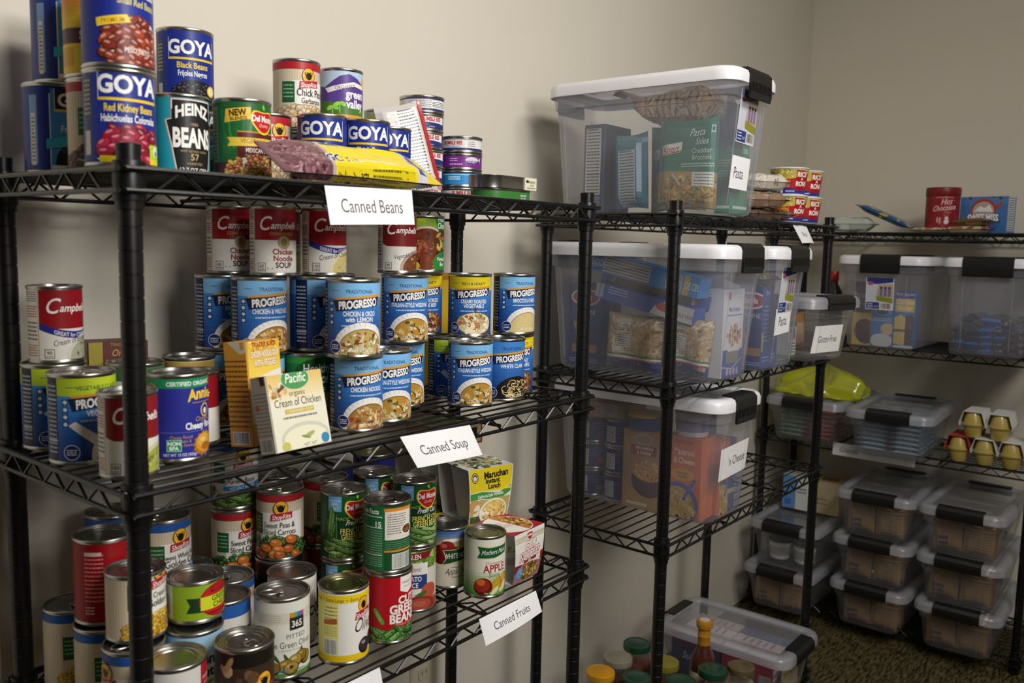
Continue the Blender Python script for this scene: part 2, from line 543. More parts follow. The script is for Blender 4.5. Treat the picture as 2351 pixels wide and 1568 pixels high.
rack('black wire shelving unit along the right wall with oatmeal packet bins', 2.63, .352, -PI/2, .3228, (1.352, .9645, .6095, .002))
Z1, Z2, Z3 = T1-.0087, T2-.0057, T3-.0057
U2Z = (T1-.0115, T2-.0055, T3-.0055, .0505)
U3Z = (1.3465, .959, .604, -.0035)

# ---------------------------------------------------------------- paper shelf signs
def paper_sign(txt, name, label, corners, h=10, w=.8, group='printed paper shelf signs', col='5a5a5a', curl=.004, tx=0, wt=0):
    """a slip of paper hung from the rail; corners in 3-D: top left, top right, bottom right, bottom left"""
    tl, tr, br, bl = [Vector(c) for c in corners]
    wdt = (tr-tl).length*1000; hgt = (bl-tl).length*1000
    nrm = (tr-tl).cross(tl-bl).normalized()
    def S(u, v, off):
        a = bl.lerp(br, u/wdt); b = tl.lerp(tr, u/wdt)
        p = a.lerp(b, v/hgt)
        return p + nrm*(curl*math.sin(PI*u/wdt)*(1-v/hgt)+off)
    def F(u, v, off, i, j):
        u0, u1 = i*wdt/nu, (i+1)*wdt/nu; v0, v1 = j*hgt/nv, (j+1)*hgt/nv
        s, q = (u-u0)/(u1-u0), (v-v0)/(v1-v0)
        return tuple(S(u0, v0, off).lerp(S(u1, v0, off), s).lerp(S(u0, v1, off).lerp(S(u1, v1, off), s), q))
    nu, nv = 10, 4
    mb = MB()
    Art().R(0, 0, wdt, hgt, 'f3f3f4').emit(mb, F, 0, wdt, 0, hgt, nu, nv, eps=0)
    back = MB()
    Art().R(0, 0, wdt, hgt, 'f3f3f4').emit(mb, lambda u, v, off, i, j: F(u, v, -.0003, i, j), 0, wdt, 0, hgt, nu, nv, eps=0)
    Art().T(txt, wdt/2+tx, hgt/2-h*.5, h, col, w=w, b=wt).emit(mb, F, 0, wdt, 0, hgt, nu, nv, eps=1e-4)
    o = mb.build(name, 'paper', None, smooth=0)
    return tag(o, label, 'sign', group)
paper_sign('Canned Beans', 'shelf_sign', 'white paper sign reading Canned Beans taped to the top shelf rail',
           [(.244, -.0245, 1.3455), (.399, -.0245, 1.349), (.401, -.029, 1.301), (.25, -.029, 1.296)], 18, .74)
paper_sign('Canned Soup', 'shelf_sign', 'white paper sign reading Canned Soup hanging crooked from the soup shelf',
           [(.38, -.0245, .998), (.531, -.0245, .993), (.552, -.034, .943), (.407, -.034, .949)], 17, .78)
paper_sign('Canned Fruits', 'shelf_sign', 'white paper sign reading Canned Fruits on the front of the canned vegetable shelf',
           [(.562, -.0245, .664), (.716, -.0245, .666), (.726, -.032, .626), (.572, -.032, .617)], 15, .78)
paper_sign('Vegetables', 'shelf_sign', 'white paper sign cut off by the photo bottom below the yellow olive can',
           [(.19, -.0245, .664), (.343, -.0245, .665), (.348, -.032, .618), (.195, -.032, .616)], 17, .8, tx=9)
paper_sign('Rice', 'shelf_sign', 'small white paper sign reading Rice curling down below the rice cups',
           [(1.669, -.086, 1.340), (1.758, -.086, 1.342), (1.784, -.10, 1.297), (1.702, -.10, 1.296)], 15, .8)
paper_sign('Granola', 'shelf_sign', 'white paper sign starting Gra under the bin of blue packets on the right-hand shelving',
           [(2.606, .084, .606), (2.606, -.19, .606), (2.602, -.19, .563), (2.602, .084, .563)], 17, .8, tx=-80)
# ---------------------------------------------------------------- label artwork (mm; u = 0 is the middle of the front)
def wave(x0, x1, y, amp, n=12, ph=0):
    return [(x0+(x1-x0)*i/n, y+amp*math.sin(ph+PI*i/n)) for i in range(n+1)]
def A_goya(t1, t2, food, low=False, seal=True, ty='f2d21c'):
    a = Art()
    bg = '1b2f8a'
    if low:
        a.R(-34, 0, 46, 100, '3f8fd6'); a.R(-36, 0, -34.5, 94, 'd8e4ee')
        a.R(-64, 8, -52, 92, '7aa6d8'); a.R(-62, 6, -55, 70, 'e2e0da'); a.lines(-61, 10, -56, 66, 12, '8a6a5a', .5)
        a.R(-30, 72, 46, 100, 'e0c23a'); a.R(-29, 75, 46, 100, '14204f')
        a.T('GOYA', 4, 79, 15, 'f5f3ee', w=.95, b=.03)
        a.T(t1, 6, 60, 8, 'f0d81e', b=.01, w=.8); a.T(t2, 6, 47, 8, 'f2f0ea', b=.01, w=.8)
        a.E(10, 10, 40, 30, '15151c'); a.heap(10, 10, 36, 26, 60, (4.2, 3), ['26262e', '33333a'], 4, .22)
        a.Q([(-40, 26), (40, 38), (40, 52), (-40, 38)], '39b2d8'); a.T('Low Sodium', 4, 37, 6, 'dbe84a', rot=.15, w=.8); a.T('Bajo en Sodio', 6, 29, 6, 'dbe84a', rot=.15, w=.8)
        a.R(-34, 0, 40, 6, 'e8e8ea'); a.R(-18, 0, 40, 5, '2f92dd'); a.T('NET WT', 2, 18, 6, 'f0f0f0', w=.7, b=.01); a.T('1 LB 13 OZ', 4, 9, 6, 'f0f0f0', w=.7, b=.01)
        return a, bg
    a.R(-60, 4, -44, 96, '2a3a78'); a.lines(-58, 50, -46, 90, 8, 'c8b84a', .4); a.R(-57, 8, -47, 34, 'd8d4c4')
    a.R(-35, 68, -34, 97, 'c8d0e4'); a.R(35, 68, 36, 97, 'c8d0e4')
    a.T('GOYA', 0, 75, 18, 'f6f5f0', w=.93, b=.035)
    a.R(-35, 66.5, 36, 69.5, 'ecc928')
    a.T(t1, 0, 55, 8, ty, w=.82 if len(t1) < 12 else .66, b=.02); a.T(t2, 0, 44, 7.6, 'f4f2ec', w=.82 if len(t2) < 12 else .62, b=.02)
    food(a)
    if seal:
        a.E(23, 22, 10, 10, 'd9b43a', 24); a.E(23, 22, 8.6, 8.6, '5b4a1c', 24); a.E(23, 22, 7.6, 7.6, 'e0c45a', 24); a.E(23, 22, 3.5, 4.5, 'f3e6a0', 12)
    return a, bg
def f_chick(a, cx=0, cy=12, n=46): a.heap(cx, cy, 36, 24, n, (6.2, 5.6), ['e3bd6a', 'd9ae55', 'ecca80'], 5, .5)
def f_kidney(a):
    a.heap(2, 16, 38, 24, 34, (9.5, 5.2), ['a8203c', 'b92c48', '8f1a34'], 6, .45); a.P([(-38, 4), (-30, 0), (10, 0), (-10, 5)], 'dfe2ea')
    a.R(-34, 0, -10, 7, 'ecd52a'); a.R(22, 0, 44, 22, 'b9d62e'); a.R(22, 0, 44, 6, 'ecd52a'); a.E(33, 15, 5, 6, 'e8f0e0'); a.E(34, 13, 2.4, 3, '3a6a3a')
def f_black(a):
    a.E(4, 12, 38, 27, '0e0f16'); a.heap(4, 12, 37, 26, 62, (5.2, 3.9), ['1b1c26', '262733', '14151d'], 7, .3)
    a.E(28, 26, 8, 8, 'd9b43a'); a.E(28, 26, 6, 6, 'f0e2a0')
def A_redsmall():
    a = Art(); bg = '1f2f8f'
    a.P([(-24, 100), (45, 100), (45, 80), (28, 84), (10, 93), (-8, 97)], '3d9a3a'); a.P([(-10, 100), (45, 100), (45, 90), (20, 92)], 'e9d84a')
    a.heap(34, 98, 14, 5, 10, (5, 4), ['c53224', 'e4c43c'], 3)
    a.K([(-24, 99), (-8, 96), (10, 92), (28, 83), (45, 79)], 2, 'e8e8f0')
    a.T('Frijoles Colorados', 8, 74, 8.5, 'f4f4f4', w=.62, b=.02, rot=-.06); a.T('Small Red Beans', 12, 62, 7.5, 'e8dc6a', w=.66, b=.01, rot=-.06)
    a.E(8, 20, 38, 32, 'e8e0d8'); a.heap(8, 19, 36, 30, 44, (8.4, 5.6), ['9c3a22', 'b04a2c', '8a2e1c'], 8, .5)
    a.Q([(-34, 46), (-2, 52), (2, 44), (-33, 37)], 'f0d43a'); a.T('PREMIUM', -16, 42, 5, 'c06a1a', w=.8, rot=.14, b=.01)
    a.T('PESO NETO', 10, 12, 5, 'f0e8e0', w=.8, b=.02)
    return a, bg
def A_yellow():
    a = Art()
    for i in range(8): a.R(-75, 60+i*5, 75, 66+i*5, mix('f0c81e', 'd9571c', i/8))
    a.R(-75, 0, 75, 34, 'f2cf1e'); a.R(-75, 34, 75, 52, '4f1430'); a.R(-75, 52, 75, 60, 'efc41c'); a.R(-60, 8, -30, 30, 'e0a81a')
    a.E(8, 14, 24, 17, 'f3f0e4'); a.E(8, 14, 20, 14, '2f6a2a'); a.chips(8, 14, 18, 12, 26, 4, ['4a8a3a', '245a22', '7aa84a'], 3)
    a.T('SABROSO', 6, 39, 9, 'f0d860', b=.02)
    return a, 'efc41c'
def A_heinz():
    a = Art()
    k = [(-31, 96), (31, 96), (31, 72), (40, 70), (32, 40), (24, 0), (-24, 0), (-32, 40), (-40, 70), (-31, 72)]
    k = [(x*.9, y) for x, y in k]; a.P([(x*1.08, 50+(y-50)*1.05) for x, y in k], 'c79a8a'); a.P([(x*1.04, 50+(y-50)*1.025) for x, y in k], 'e8e6df'); a.P(k, '1d1c1c')
    a.P(wave(-29, 29, 84, 7)+[(29, 70), (-29, 70)], '1d1c1c')
    a.T('HEINZ', 0, 73, 14, 'f4f2ec', w=.8, b=.04, arc=5); a.T('1886', 0, 64, 4, 'b8a070', b=0)
    a.T('BEANS', 0, 37, 23, 'f6f5f0', w=.56, b=.04); a.T('with tomato sauce', 0, 30, 4, 'b0985c', w=.85)
    a.T('57', 0, 20, 8, 'c8b070', b=.01); a.T('VARIETIES', 0, 14, 3, 'b8a070', w=1.1); a.T('13.7 OZ (390g)', 2, 4, 6, 'f0f0ec', w=.8, b=.01)
    return a, '1fa0bd'
def A_heart(a, x, y, k=1.0, t='Del Monte'):
    pts = []
    for i in range(40):
        q = 2*PI*i/40
        pts.append((x+k*19*math.sin(q)**1*(1+.06*math.cos(2*q)), y+k*(13*math.cos(q)-2.5*math.cos(2*q)-1.2*math.cos(4*q))))
    big = [(x+(px-x)*1.14, y+(py-y)*1.16) for px, py in pts]
    a.P(big, 'f0d230'); a.P(pts, 'c21a22')
    a.E(x, y+k*17, 2*k, 4*k, '8fc030', 10, .4)
    a.T(t, x, y-k*2, 8*k, 'f8f6f0', w=.72, b=.03); a.T('Quality', x, y-k*9, 4.4*k, 'f3c9b8', w=.9, sh=.25)
def A_dmmex():
    a = Art()
    for i in range(9): a.K([(-30+i*5, 34+i*3), (-44+i*9, 62), (-50+i*11, 92)], 3.2, mix('1f6a32', '2f8a3e', (i % 3)/2), False)
    a.R(-62, 4, -46, 96, '9a7a4c'); a.lines(-60, 8, -48, 92, 16, '5a3a22', .5)
    a.R(-60, 0, 70, 22, '5a1a16'); a.R(-16, 20, 70, 64, '5c1f18'); a.R(-16, 62, 70, 64, 'b98a3a')
    a.Q([(-34, 74), (2, 80), (2, 96), (-32, 92)], 'e9c23c'); a.T('NEW', -15, 84, 8, '3a2410', w=.85, b=.04, rot=.1); a.T('BLENDS', -14, 78, 4.5, '3a2410', b=.02, rot=.1)
    A_heart(a, 22, 80, 1.0)
    a.P([(-30, 43), (46, 46), (46, 56), (-30, 55), (-26, 49)], 'e6c544'); a.T('VEGETABLE', 6, 48, 6, '7a5a1a', w=.8, b=.0); a.T('BLENDS', 20, 44, 2.5, '7a5a1a')
    a.T('MEXICAN STYLE', 16, 36, 5.5, 'f0e8e0', w=.72, b=.02); a.lines(-6, 27, 36, 34, 2, 'c8a898', .5)
    a.E(6, 6, 42, 24, 'e6e2da'); a.heap(6, 8, 38, 24, 70, (4.8, 3.8), ['d9a83c', 'c8823c', 'b5602c', 'e6bc50', 'a83c24'], 9, .5)
    return a, '21632f'
def A_shop(band, lines, food, panel=True, logo=(10, 80), tx=14, sz=9, nosalt=False, black=False):
    a = Art()
    if black: a.R(-120, 82, 120, 100, '1a1512'); a.R(-60, 0, 60, 82, '3a2c20'); a.chips(-20, 50, 40, 40, 20, 9, ['6a4a30', '8a6a4a', 'b08a5a'], 2)
    else:
        for i in range(-30, 30): a.R(i*4, 0, i*4+1.6, 100, 'd2c1a4')
        a.R(-120, 89, 120, 100, band)
    lx, ly = logo
    if panel:
        a.R(tx-30, 28, tx+40, 72, 'efece6')
        a.R(tx-46, 38, tx-26, 70, '1e5a35'); a.lines(tx-44, 44, tx-28, 67, 4, '8fb88a', .35)
    food(a)
    a.E(lx, ly, 11, 12, '7a2418', 24); a.E(lx, ly, 10, 11, 'f2b932', 24); a.E(lx, ly-1, 5, 5.5, '181410', 14)
    for k in range(5): a.K([(lx-6+k*3, ly+5), (lx-5+k*2.5, ly)], 1.4, '181410')
    a.Q([(lx-15, ly-20), (lx+17, ly-16), (lx+17, ly-6), (lx-14, ly-9)], 'b51c2e'); a.T('ShopRite', lx+1, ly-17, 7, 'f8f4f0', w=.75, sh=.2, b=.01, rot=.1)
    for i, (t, s) in enumerate(lines): a.T(t, tx+2, 49-i*11, s, '1c1a1a', w=.7, b=.0)
    if nosalt: a.Q([(tx-28, 26), (tx+34, 30), (tx+34, 37), (tx-28, 33)], '2f86c8'); a.T('NO SALT ADDED', tx+2, 29, 4.5, 'eaf2f8', w=.8, rot=.07)
    return a, 'dccdb2'
def f_corn(a): a.heap(4, 8, 46, 20, 80, (5, 4), ['e2b023', 'd69c1a', 'efc648'], 11, .35)
def f_chick2(a): a.heap(4, 10, 56, 22, 60, (7, 6.4), ['d8b888', 'cfa974', 'e3c79c'], 12, .5)
def f_bean2(a): a.sticks(-10, 10, 44, 12, 26, 20, 6, ['5c3226', '6e4030', '4a261c'], 13, (-.9, .9))
def f_peas(a):
    a.R(-70, 0, 70, 24, '1c2a14'); a.heap(0, 12, 60, 22, 90, (4.2, 4), ['3c6a24', '4c7c30', '2f561c'], 14, .35)
    a.heap(0, 14, 56, 18, 12, (9, 7), ['d9782a', 'c8661e'], 15, .35)
def f_gbean(a): a.R(-70, 0, 70, 20, '2a4a1a'); a.sticks(0, 16, 56, 12, 40, 26, 6.5, ['6a9a3a', '86b04a', '557f2c'], 16, (-.5, .7))
def A_progresso(t, soup, chips_, top='7fbbea', band='TRADITIONAL', bowl='round', tl=6.4, small=True, bg='2f6cb8', low='1d3f86', size=3.2, n=120):
    a = Art()
    for i in range(6): a.R(-126, i*8, 126, i*8+8, mix(low, bg, i/6))
    for i in range(5): a.R(-126, 48+i*7, 126, 55+i*7, mix(bg, '4a92d6', i/5))
    a.R(-126, 80, 126, 103, top)
    if top[:1] in 'de' : a.R(-126, 78.5, 126, 80, 'f4f4ee')
    a.R(-68, 0, -48, 103, '141c3e'); a.lines(-66, 8, -50, 94, 16, 'aeb6c8', .42, 5)
    for q in (24, 74): a.R(-67, q, -49, q+1.4, 'd8dce4')
    for i in range(4): a.R(-41, 42+i*9, -34, 49+i*9, '20305e'); a.E(-37.5, 45.5+i*9, 2.6, 2.4, 'dfe6f0', 10)
    a.R(-36, 90, -24, 90.8, '3a5a8a')
    a.T(band, 6, 87, 5, '1d2f5c' if band[0] == 'T' else '1d3a1c', w=.86, b=.01); 
    a.Q([(-30, 64), (38, 71), (43, 86), (-31, 80)], 'd99a2c'); a.Q([(-29, 61), (36, 69), (41, 82), (-34, 77)], '1c2349')
    a.T('PROGRESSO', 5, 67, 10.5, 'f6f6f4', w=.7, b=.04, rot=.095, sh=.05)
    for i, q in enumerate(t): a.T(q, 6, 55-i*8.2, tl, 'eef2f6', w=.8 if len(q) < 14 else .62, b=.025)
    if small: a.lines(-20, 54-len(t)*8.5+2, 34, 58-len(t)*8.5+2, 1, 'b8cde8', .5)
    cy, rx, ry = 9, 43, 37
    if bowl == 'mug':
        a.Q([(-34, 44), (-26, 49), (4, 27), (-4, 18)], 'e6e4e0'); a.E(24, 6, 33, 32, 'e9e7e2', 32); a.E(26, 4, 28, 27, soup, 30); a.chips(26, 4, 26, 24, n, size*1.2, chips_, 21)
    elif bowl == 'spoon':
        a.K([(8, 38), (8, 46)], 4, '5a4634'); a.E(8, 18, 36, 21, '6a5846', 30); a.E(8, 19, 34, 19, soup, 30); a.chips(8, 19, 31, 16, n, size*1.4, chips_, 22)
    elif bowl == 'dark':
        a.E(14, 4, 42, 36, '191416', 32)
        rd = random.Random(4)
        for _ in range(34):
            x, y = 18+rd.uniform(-24, 22), 14+rd.uniform(-12, 16); q = rd.uniform(0, 6); R_ = rd.uniform(4, 9)
            a.K([(x+R_*math.cos(q+i*.6), y+R_*.7*math.sin(q+i*.6)) for i in range(7)], 1.3, rd.choice(('d9bf7a', 'c8aa60', 'e8d59a')), False)
    else:
        a.E(10, cy, rx, ry, 'f0eeea', 34)
        for i in range(14):
            q = PI*(.08+.84*i/13); a.K([(10+rx*.86*math.cos(q), cy+ry*.86*math.sin(q)), (10+rx*.98*math.cos(q), cy+ry*.98*math.sin(q))], 1, 'c9c6c0', False)
        a.E(11, cy-3, rx*.85, ry*.84, mix(soup, '000000', .3), 32); a.E(11, cy-3, rx*.82, ry*.8, soup, 32); a.chips(11, cy-3, rx*.76, ry*.72, n, size, chips_, 20)
    a.E(-31, 11, 9.5, 9.5, 'dfe6f0', 22); a.E(-31, 11, 8.7, 8.7, '1a2c66', 22); a.lines(-37, 7, -25, 15, 3, 'dfe6f0', .4)
    a.T('NET WT 18.5 OZ', 12, 4, 4, 'f0ece4', w=.75, b=.01)
    return a, low
WED = ('b98a34', ['4a4a22', 'd9cfae', 'e0a03c', '6a5a20', 'f0e6c8', 'c8b060'])
WILD = ('b07a34', ['c89a50', '8a4a1c', 'e0c08a', '6a5a2a'])
HOME = ('a8702c', ['c8843a', '8a3a1c', 'd9b86a'])
ORZO = ('b8a860', ['e6dcae', '6a6a2c', 'a83a24', 'd0c68a', 'f0e8c8'])
NOOD = ('a87c3c', ['e0c88a', 'b8442c', 'd0a050', 'efe0b0', '8a5a24'])
CREAM = ('e0cc9a', ['f0e2bc', 'c8703a', 'e8d8a8', 'b89a5a'])
BROC = ('d9c48a', ['c0a860', 'e6d6a4', '8a8a4a'])
VEG = ('8a3a14', ['c8742c', 'a8501c', 'd9a04a', '6a7a2c'])
BEEF = ('5a2412', ['8a4a24', 'b8844a', '3a1a10', 'c8a06a'])
def A_camp(lines, kind='plain', pic=None, cal='60', top='96121d'):
    a = Art(); cream = 'e9e5dc'
    a.R(-105, 46 if kind == 'plain' else 40, 105, 91, top)
    if kind != 'plain':
        a.P([(-36, 34)]+wave(-36, 60, 44, -12, 14)+[(60, 0), (-36, 0)], cream)
    a.R(-66, 0, -36, 91, cream)
    for y0, y1, c in ((74, 88, '6a5a52'), (54, 70, 'a8382e'), (24, 50, '6f6660'), (4, 20, 'a86a3a')): a.lines(-62, y0, -39, y1, 5, c, .45, int(y0))
    a.R(-38, 0, -36.6, 91, 'c8a878')
    a.T('C', -21, 60, 19, 'f6f3ee', w=.85, sh=.28, b=.01); a.T('ampbells', 10, 62, 9.5, 'f6f3ee', w=.88, sh=.28, b=.02)
    if kind == 'plain':
        a.T('CONDENSED', 6, 53, 4, 'd9a23a', w=1.05, b=.01)
        a.E(8, 43, 9.5, 9.5, 'a89264', 24); a.E(8, 43, 8, 8, 'bba676', 24); a.E(8, 43, 5, 6, '8f7a4c', 14)
        y = 26
        for i, q in enumerate(lines): a.T(q, 8, y-i*9.5, 7.6, '8a1822' if q != 'SOUP' else '1a1616', w=.9, b=.03)
        for i in range(4): a.E(-30+i*6+3, 6, 1.6, 1.6, 'b8b0a4', 6)
    else:
        if kind == 'cook':
            up = wave(-36, 60, 48, -12, 14); dn = wave(-36, 60, 39, -12, 14)
            for i in range(14): a.Q([dn[i], dn[i+1], up[i+1], up[i]], '2a2f86')
            a.T('GREAT for COOKING', 10, 34, 5, 'e8e6f0', w=.8, b=.02, arc=-5)
        if pic: a.E(34, 4, 38, 30, mix(pic[0], 'ffffff', .5), 28); a.E(36, 2, 35, 27, pic[0], 28); a.chips(36, 2, 30, 22, 40, 2.2, pic[1], 5)
        for i, q in enumerate(lines): a.T(q, 8, 22-i*9, 7, '2b2624', w=.72, sh=.2, rot=.16)
    a.R(-30, 2, -18, 14, '3a3632'); a.R(-29.2, 2.8, -18.8, 13.2, cream); a.T(cal, -24, 7, 4.4, '2a2624', b=.02); a.lines(-28, 3.4, -20, 6, 1, '4a4440')
    return a, cream
def A_dmfrench(back=False):
    a = Art(); bg = '17502a'
    if back:
        a.R(-70, 0, -12, 100, '1d6a38'); a.T('on Facts', -34, 88, 7, 'eef2ea', w=.8, b=.03)
        for y in (83, 66, 24): a.R(-50, y, -15, y+1.3, 'e8ece4')
        a.lines(-50, 26, -15, 64, 10, '8fb898', .35); a.T('15', -21, 68, 8, 'eef2ea', b=.03); a.lines(-50, 6, -15, 22, 5, '8fb898', .35)
        a.R(-11, 48, 36, 94, 'e6e0d6'); a.R(-12, 92, 37, 97, 'e08a2c'); a.lines(-7, 56, 24, 89, 9, '5a5450', .34)
        a.E(27, 62, 12, 9, 'f4efe6', 20); a.E(27, 62, 10, 7, '6a4424', 18); a.chips(27, 62, 8, 5, 20, 1.6, ['8a5a30', '4a2c16', 'a87a48'], 3)
        a.lines(-11, 33, 36, 46, 4, '5f9a6c', .4); a.R(-12, 29, 37, 32, 'd98a34'); a.bars(0, 2, 34, 26, 4, 'f2f0ea', '2a5a3a')
        a.sticks(52, 40, 8, 46, 18, 26, 5, ['5f8f3a', '7aa84c', '4a7a2c'], 5, (1.0, 1.9))
        return a, bg
    a.R(-36, 76, -14, 100, '6ea8d6'); a.T('WITH NATURAL', -25, 92, 2.4, 'dfeaf4', w=.8); a.T('SEA', -25, 86, 4.4, 'dfeaf4', b=.01); a.T('SALT', -25, 79, 4.4, 'dfeaf4', b=.01)
    a.sticks(-32, 36, 4, 26, 8, 40, 6, ['5f8f3a', '86b052', '4a7a2c'], 6, (1.3, 1.75))
    a.R(-22, 30, 50, 31, '6a9a4a'); a.R(-22, 30, -21.2, 70, '6a9a4a'); a.R(-21, 31, 50, 69, '0f3a1c')
    A_heart(a, 12, 80, 1.05)
    a.T('MADE', -12, 62, 5, '9fc24a', w=1.1); a.T('WITH', 36, 62, 5, '9fc24a', w=1.1)
    a.T('Fresh Cut', 10, 54, 8, 'f2f4ee', w=.75, sh=.35, b=.02); a.T('BRAND', 10, 49, 2.4, 'cfd8c0')
    a.T('FRENCH STYLE', 12, 40, 8.6, 'ecd86a', w=.66, b=.015); a.T('GREEN BEANS', 12, 31, 8.6, 'ecd86a', w=.66, b=.015)
    a.R(-30, 0, 62, 28, '20451a'); a.sticks(12, 14, 40, 12, 40, 34, 5.5, ['7aa84a', '94be5e', '5c8a34', 'a6c878'], 8, (-.5, .6))
    return a, bg
def A_annie():
    a = Art()
    a.R(-120, 88, 120, 100, '1f8a58'); a.T('CERTIFIED ORGANIC', 6, 91, 5, 'eaf4ee', w=.9, b=.03)
    a.R(-58, 14, -42, 84, 'd6d4dc'); a.lines(-56, 18, -44, 80, 12, '6a6a7a', .4); a.E(-46, 86, 8, 8, 'c8a24a', 18); a.E(-46, 86, 6, 6, '2a2f8a', 18)
    a.T('Annies', 22, 71, 13, 'f0cf32', w=.82, b=.04, arc=3); a.R(6, 68.4, 44, 69.4, 'b88a2c')
    a.E(26, 58, 8, 9, 'e2b43a', 22); a.E(26, 58, 6, 7, '252f86', 20); a.E(26, 57, 3, 4, 'f0f0f4', 12)
    a.T('Organic', 22, 45, 6, 'c89a3c', w=.9, sh=.25); a.T('Cheesy Ravioli', 22, 36, 8, 'f4f4f4', w=.72, b=.035)
    a.R(-34, 32.5, 60, 33.2, '6a70b8')
    for i, q in enumerate(('Cheese Ravioli', 'in Tomato &', 'Cheese Sauce')): a.T(q, -8, 25-i*5, 3.8, 'c89a3c', w=.85)
    a.R(-26, 9, -8, 24, '8ad6a8'); a.R(-25, 10, -9, 23, '2a8a58'); a.T('NON', -17, 17, 4.4, 'eaf6ee', b=.04); a.T('BPA', -17, 11, 4.4, 'eaf6ee', b=.04)
    pts = [(24+(17+1.4*math.cos(14*q))*math.cos(q)+.12*15*math.sin(q), 16+(15+1.4*math.cos(14*q))*math.sin(q)) for q in (2*PI*i/56 for i in range(56))]
    a.P(pts, 'b5741c'); a.E(25, 17, 15, 13, 'd9982e', 26); a.E(24, 19, 11, 9, 'e6b04a', 22); a.E(27, 12, 9, 5, 'b86a1a', 18); a.E(22, 21, 5, 3, 'f2cc7a', 12)
    a.T('NET WT 15 OZ (425g)', -10, 3, 3.6, 'e6e6f0', w=.8, b=.01)
    return a, '2a2f92'
def A_healthy(lime=False):
    a = Art()
    if lime:
        for i in range(12): a.R(-120, i*8.4, 0, i*8.4+8.4, mix('6a8a1c', 'a8c83a', i/12))
        a.E(2, 36, 44, 40, 'd8cfb8', 34); a.E(2, 36, 40, 36, '7a3416', 32); a.chips(2, 36, 36, 32, 60, 4.4, ['8a4a20', 'a8602c', '5a2410', 'b8441c'], 3)
        a.P([(14, 101), (60, 101), (60, 50), (36, 54), (22, 74)], '1d7a34'); a.E(36, 50, 22, 20, '5a3a1c', 22); a.chips(36, 50, 18, 16, 26, 5, ['d9a83c', 'c8401c', '4a7a24', 'e0c060', '7a3414'], 4)
        a.T('Healthy', 38, 84, 9, 'f4f6f0', w=.7, b=.01); a.T('Choice', 38, 72, 10, 'f4f6f0', w=.7, b=.02); a.E(38, 12, 24, 20, '2f8a3a', 26); a.T('Vegetable', 36, 16, 6.4, 'f4f6f0', w=.75, b=.02); a.T('Beef', 36, 7, 6.4, 'f4f6f0', w=.75, b=.02)
        a.R(-32, 8, -24, 22, '2a3a14'); a.E(-16, 8, 6, 6, 'e0c838', 16)
        return a, '8aa82c'
    a.R(-120, 92, 120, 101, '3a9a3e'); a.E(24, 76, 40, 24, '145a26', 30); a.T('Healthy', 20, 78, 13, 'f6f8f4', w=.75, b=.015); a.T('Choice', 16, 62, 14, 'f6f8f4', w=.75, b=.02); a.lines(-4, 50, 40, 56, 2, '9ac89a', .4)
    a.E(34, 18, 34, 30, 'c8b88a', 30); a.chips(34, 18, 30, 26, 50, 6, ['d9b04a', 'c8803c', '6a9a3a', 'e8d08a'], 6); a.R(20, 8, 34, 24, 'd8b43a')
    return a, '1f7a34'
def A_market():
    a = Art()
    a.P([(8, 100), (36, 100), (36, 78), (22, 72), (8, 78)], 'f2efea'); a.T('MARKET', 22, 88, 4, '4a4440', w=.95); a.T('PANTRY', 22, 82, 2.6, 'b04a4a', w=1.1)
    a.T('CUT', 22, 58, 11, 'f2f0ea', w=1.05, b=.04); a.T('GREEN', 18, 43, 13, 'f2f0ea', w=.92, b=.04); a.T('BEANS', 17, 28, 13, 'f2f0ea', w=.92, b=.04); a.T('GROWN IN THE USA', 18, 23, 3, 'e8c8c4', w=.9)
    a.K([(-32, 48), (-20, 30)], 7.4, '5f9a3e'); a.K([(-32, 48), (-21, 31)], 5, '7fb850')
    a.sticks(4, 8, 36, 9, 30, 16, 8, ['5f9a44', '74ae54', '4a8434'], 9, (-1.2, .9))
    return a, 'b3131f'
def A_olive365():
    a = Art()
    a.R(-60, 76, 120, 92, 'd4d4c2'); a.lines(-34, 78, -2, 90, 4, 'b4b4a4', .4); 
    for i, c in enumerate(('d9882c', '7aa83a', '3a7ac8', 'b04a8a')): a.R(10+i*5.6, 84, 15.6+i*5.6, 91, c)
    a.R(10, 66, 32.4, 84, '2a2622'); a.T('365', 21, 70, 9, 'f4f4ee', w=.85, b=.02)
    a.T('PITTED', 20, 54, 6.4, '2e3a2a', w=1.0); a.T('Ripe Green Olives', 12, 41, 9, '2e3a2a', w=.72, b=0); a.T('5 GROWN BY HAND', 12, 36, 2.6, '6a7060')
    a.R(-120, 0, 120, 5, '5f8a3a')
    for x, y, q in ((-26, 26, 2.3), (-10, 28, 2.2), (6, 24, 2.0), (26, 30, 1.2)): a.E(x, y, 10, 2.6, '3f5a34', 14, q)
    for i, (x, y) in enumerate(((36, 22), (28, 26), (18, 22), (4, 16), (-14, 13), (12, 12))): a.blob(x, y, 10.5, 9, .2, ('9a7a24', '8a6c1e', 'a8883a')[i % 3], .35, 16)
    a.E(12, 13, 3, 3, '4a3a14'); a.lines(-6, 5.5, 8, 10, 2, '4a7ab8', .6); a.lines(14, 5.5, 34, 9, 1, '5a5a4a')
    return a, 'e3e3d8'
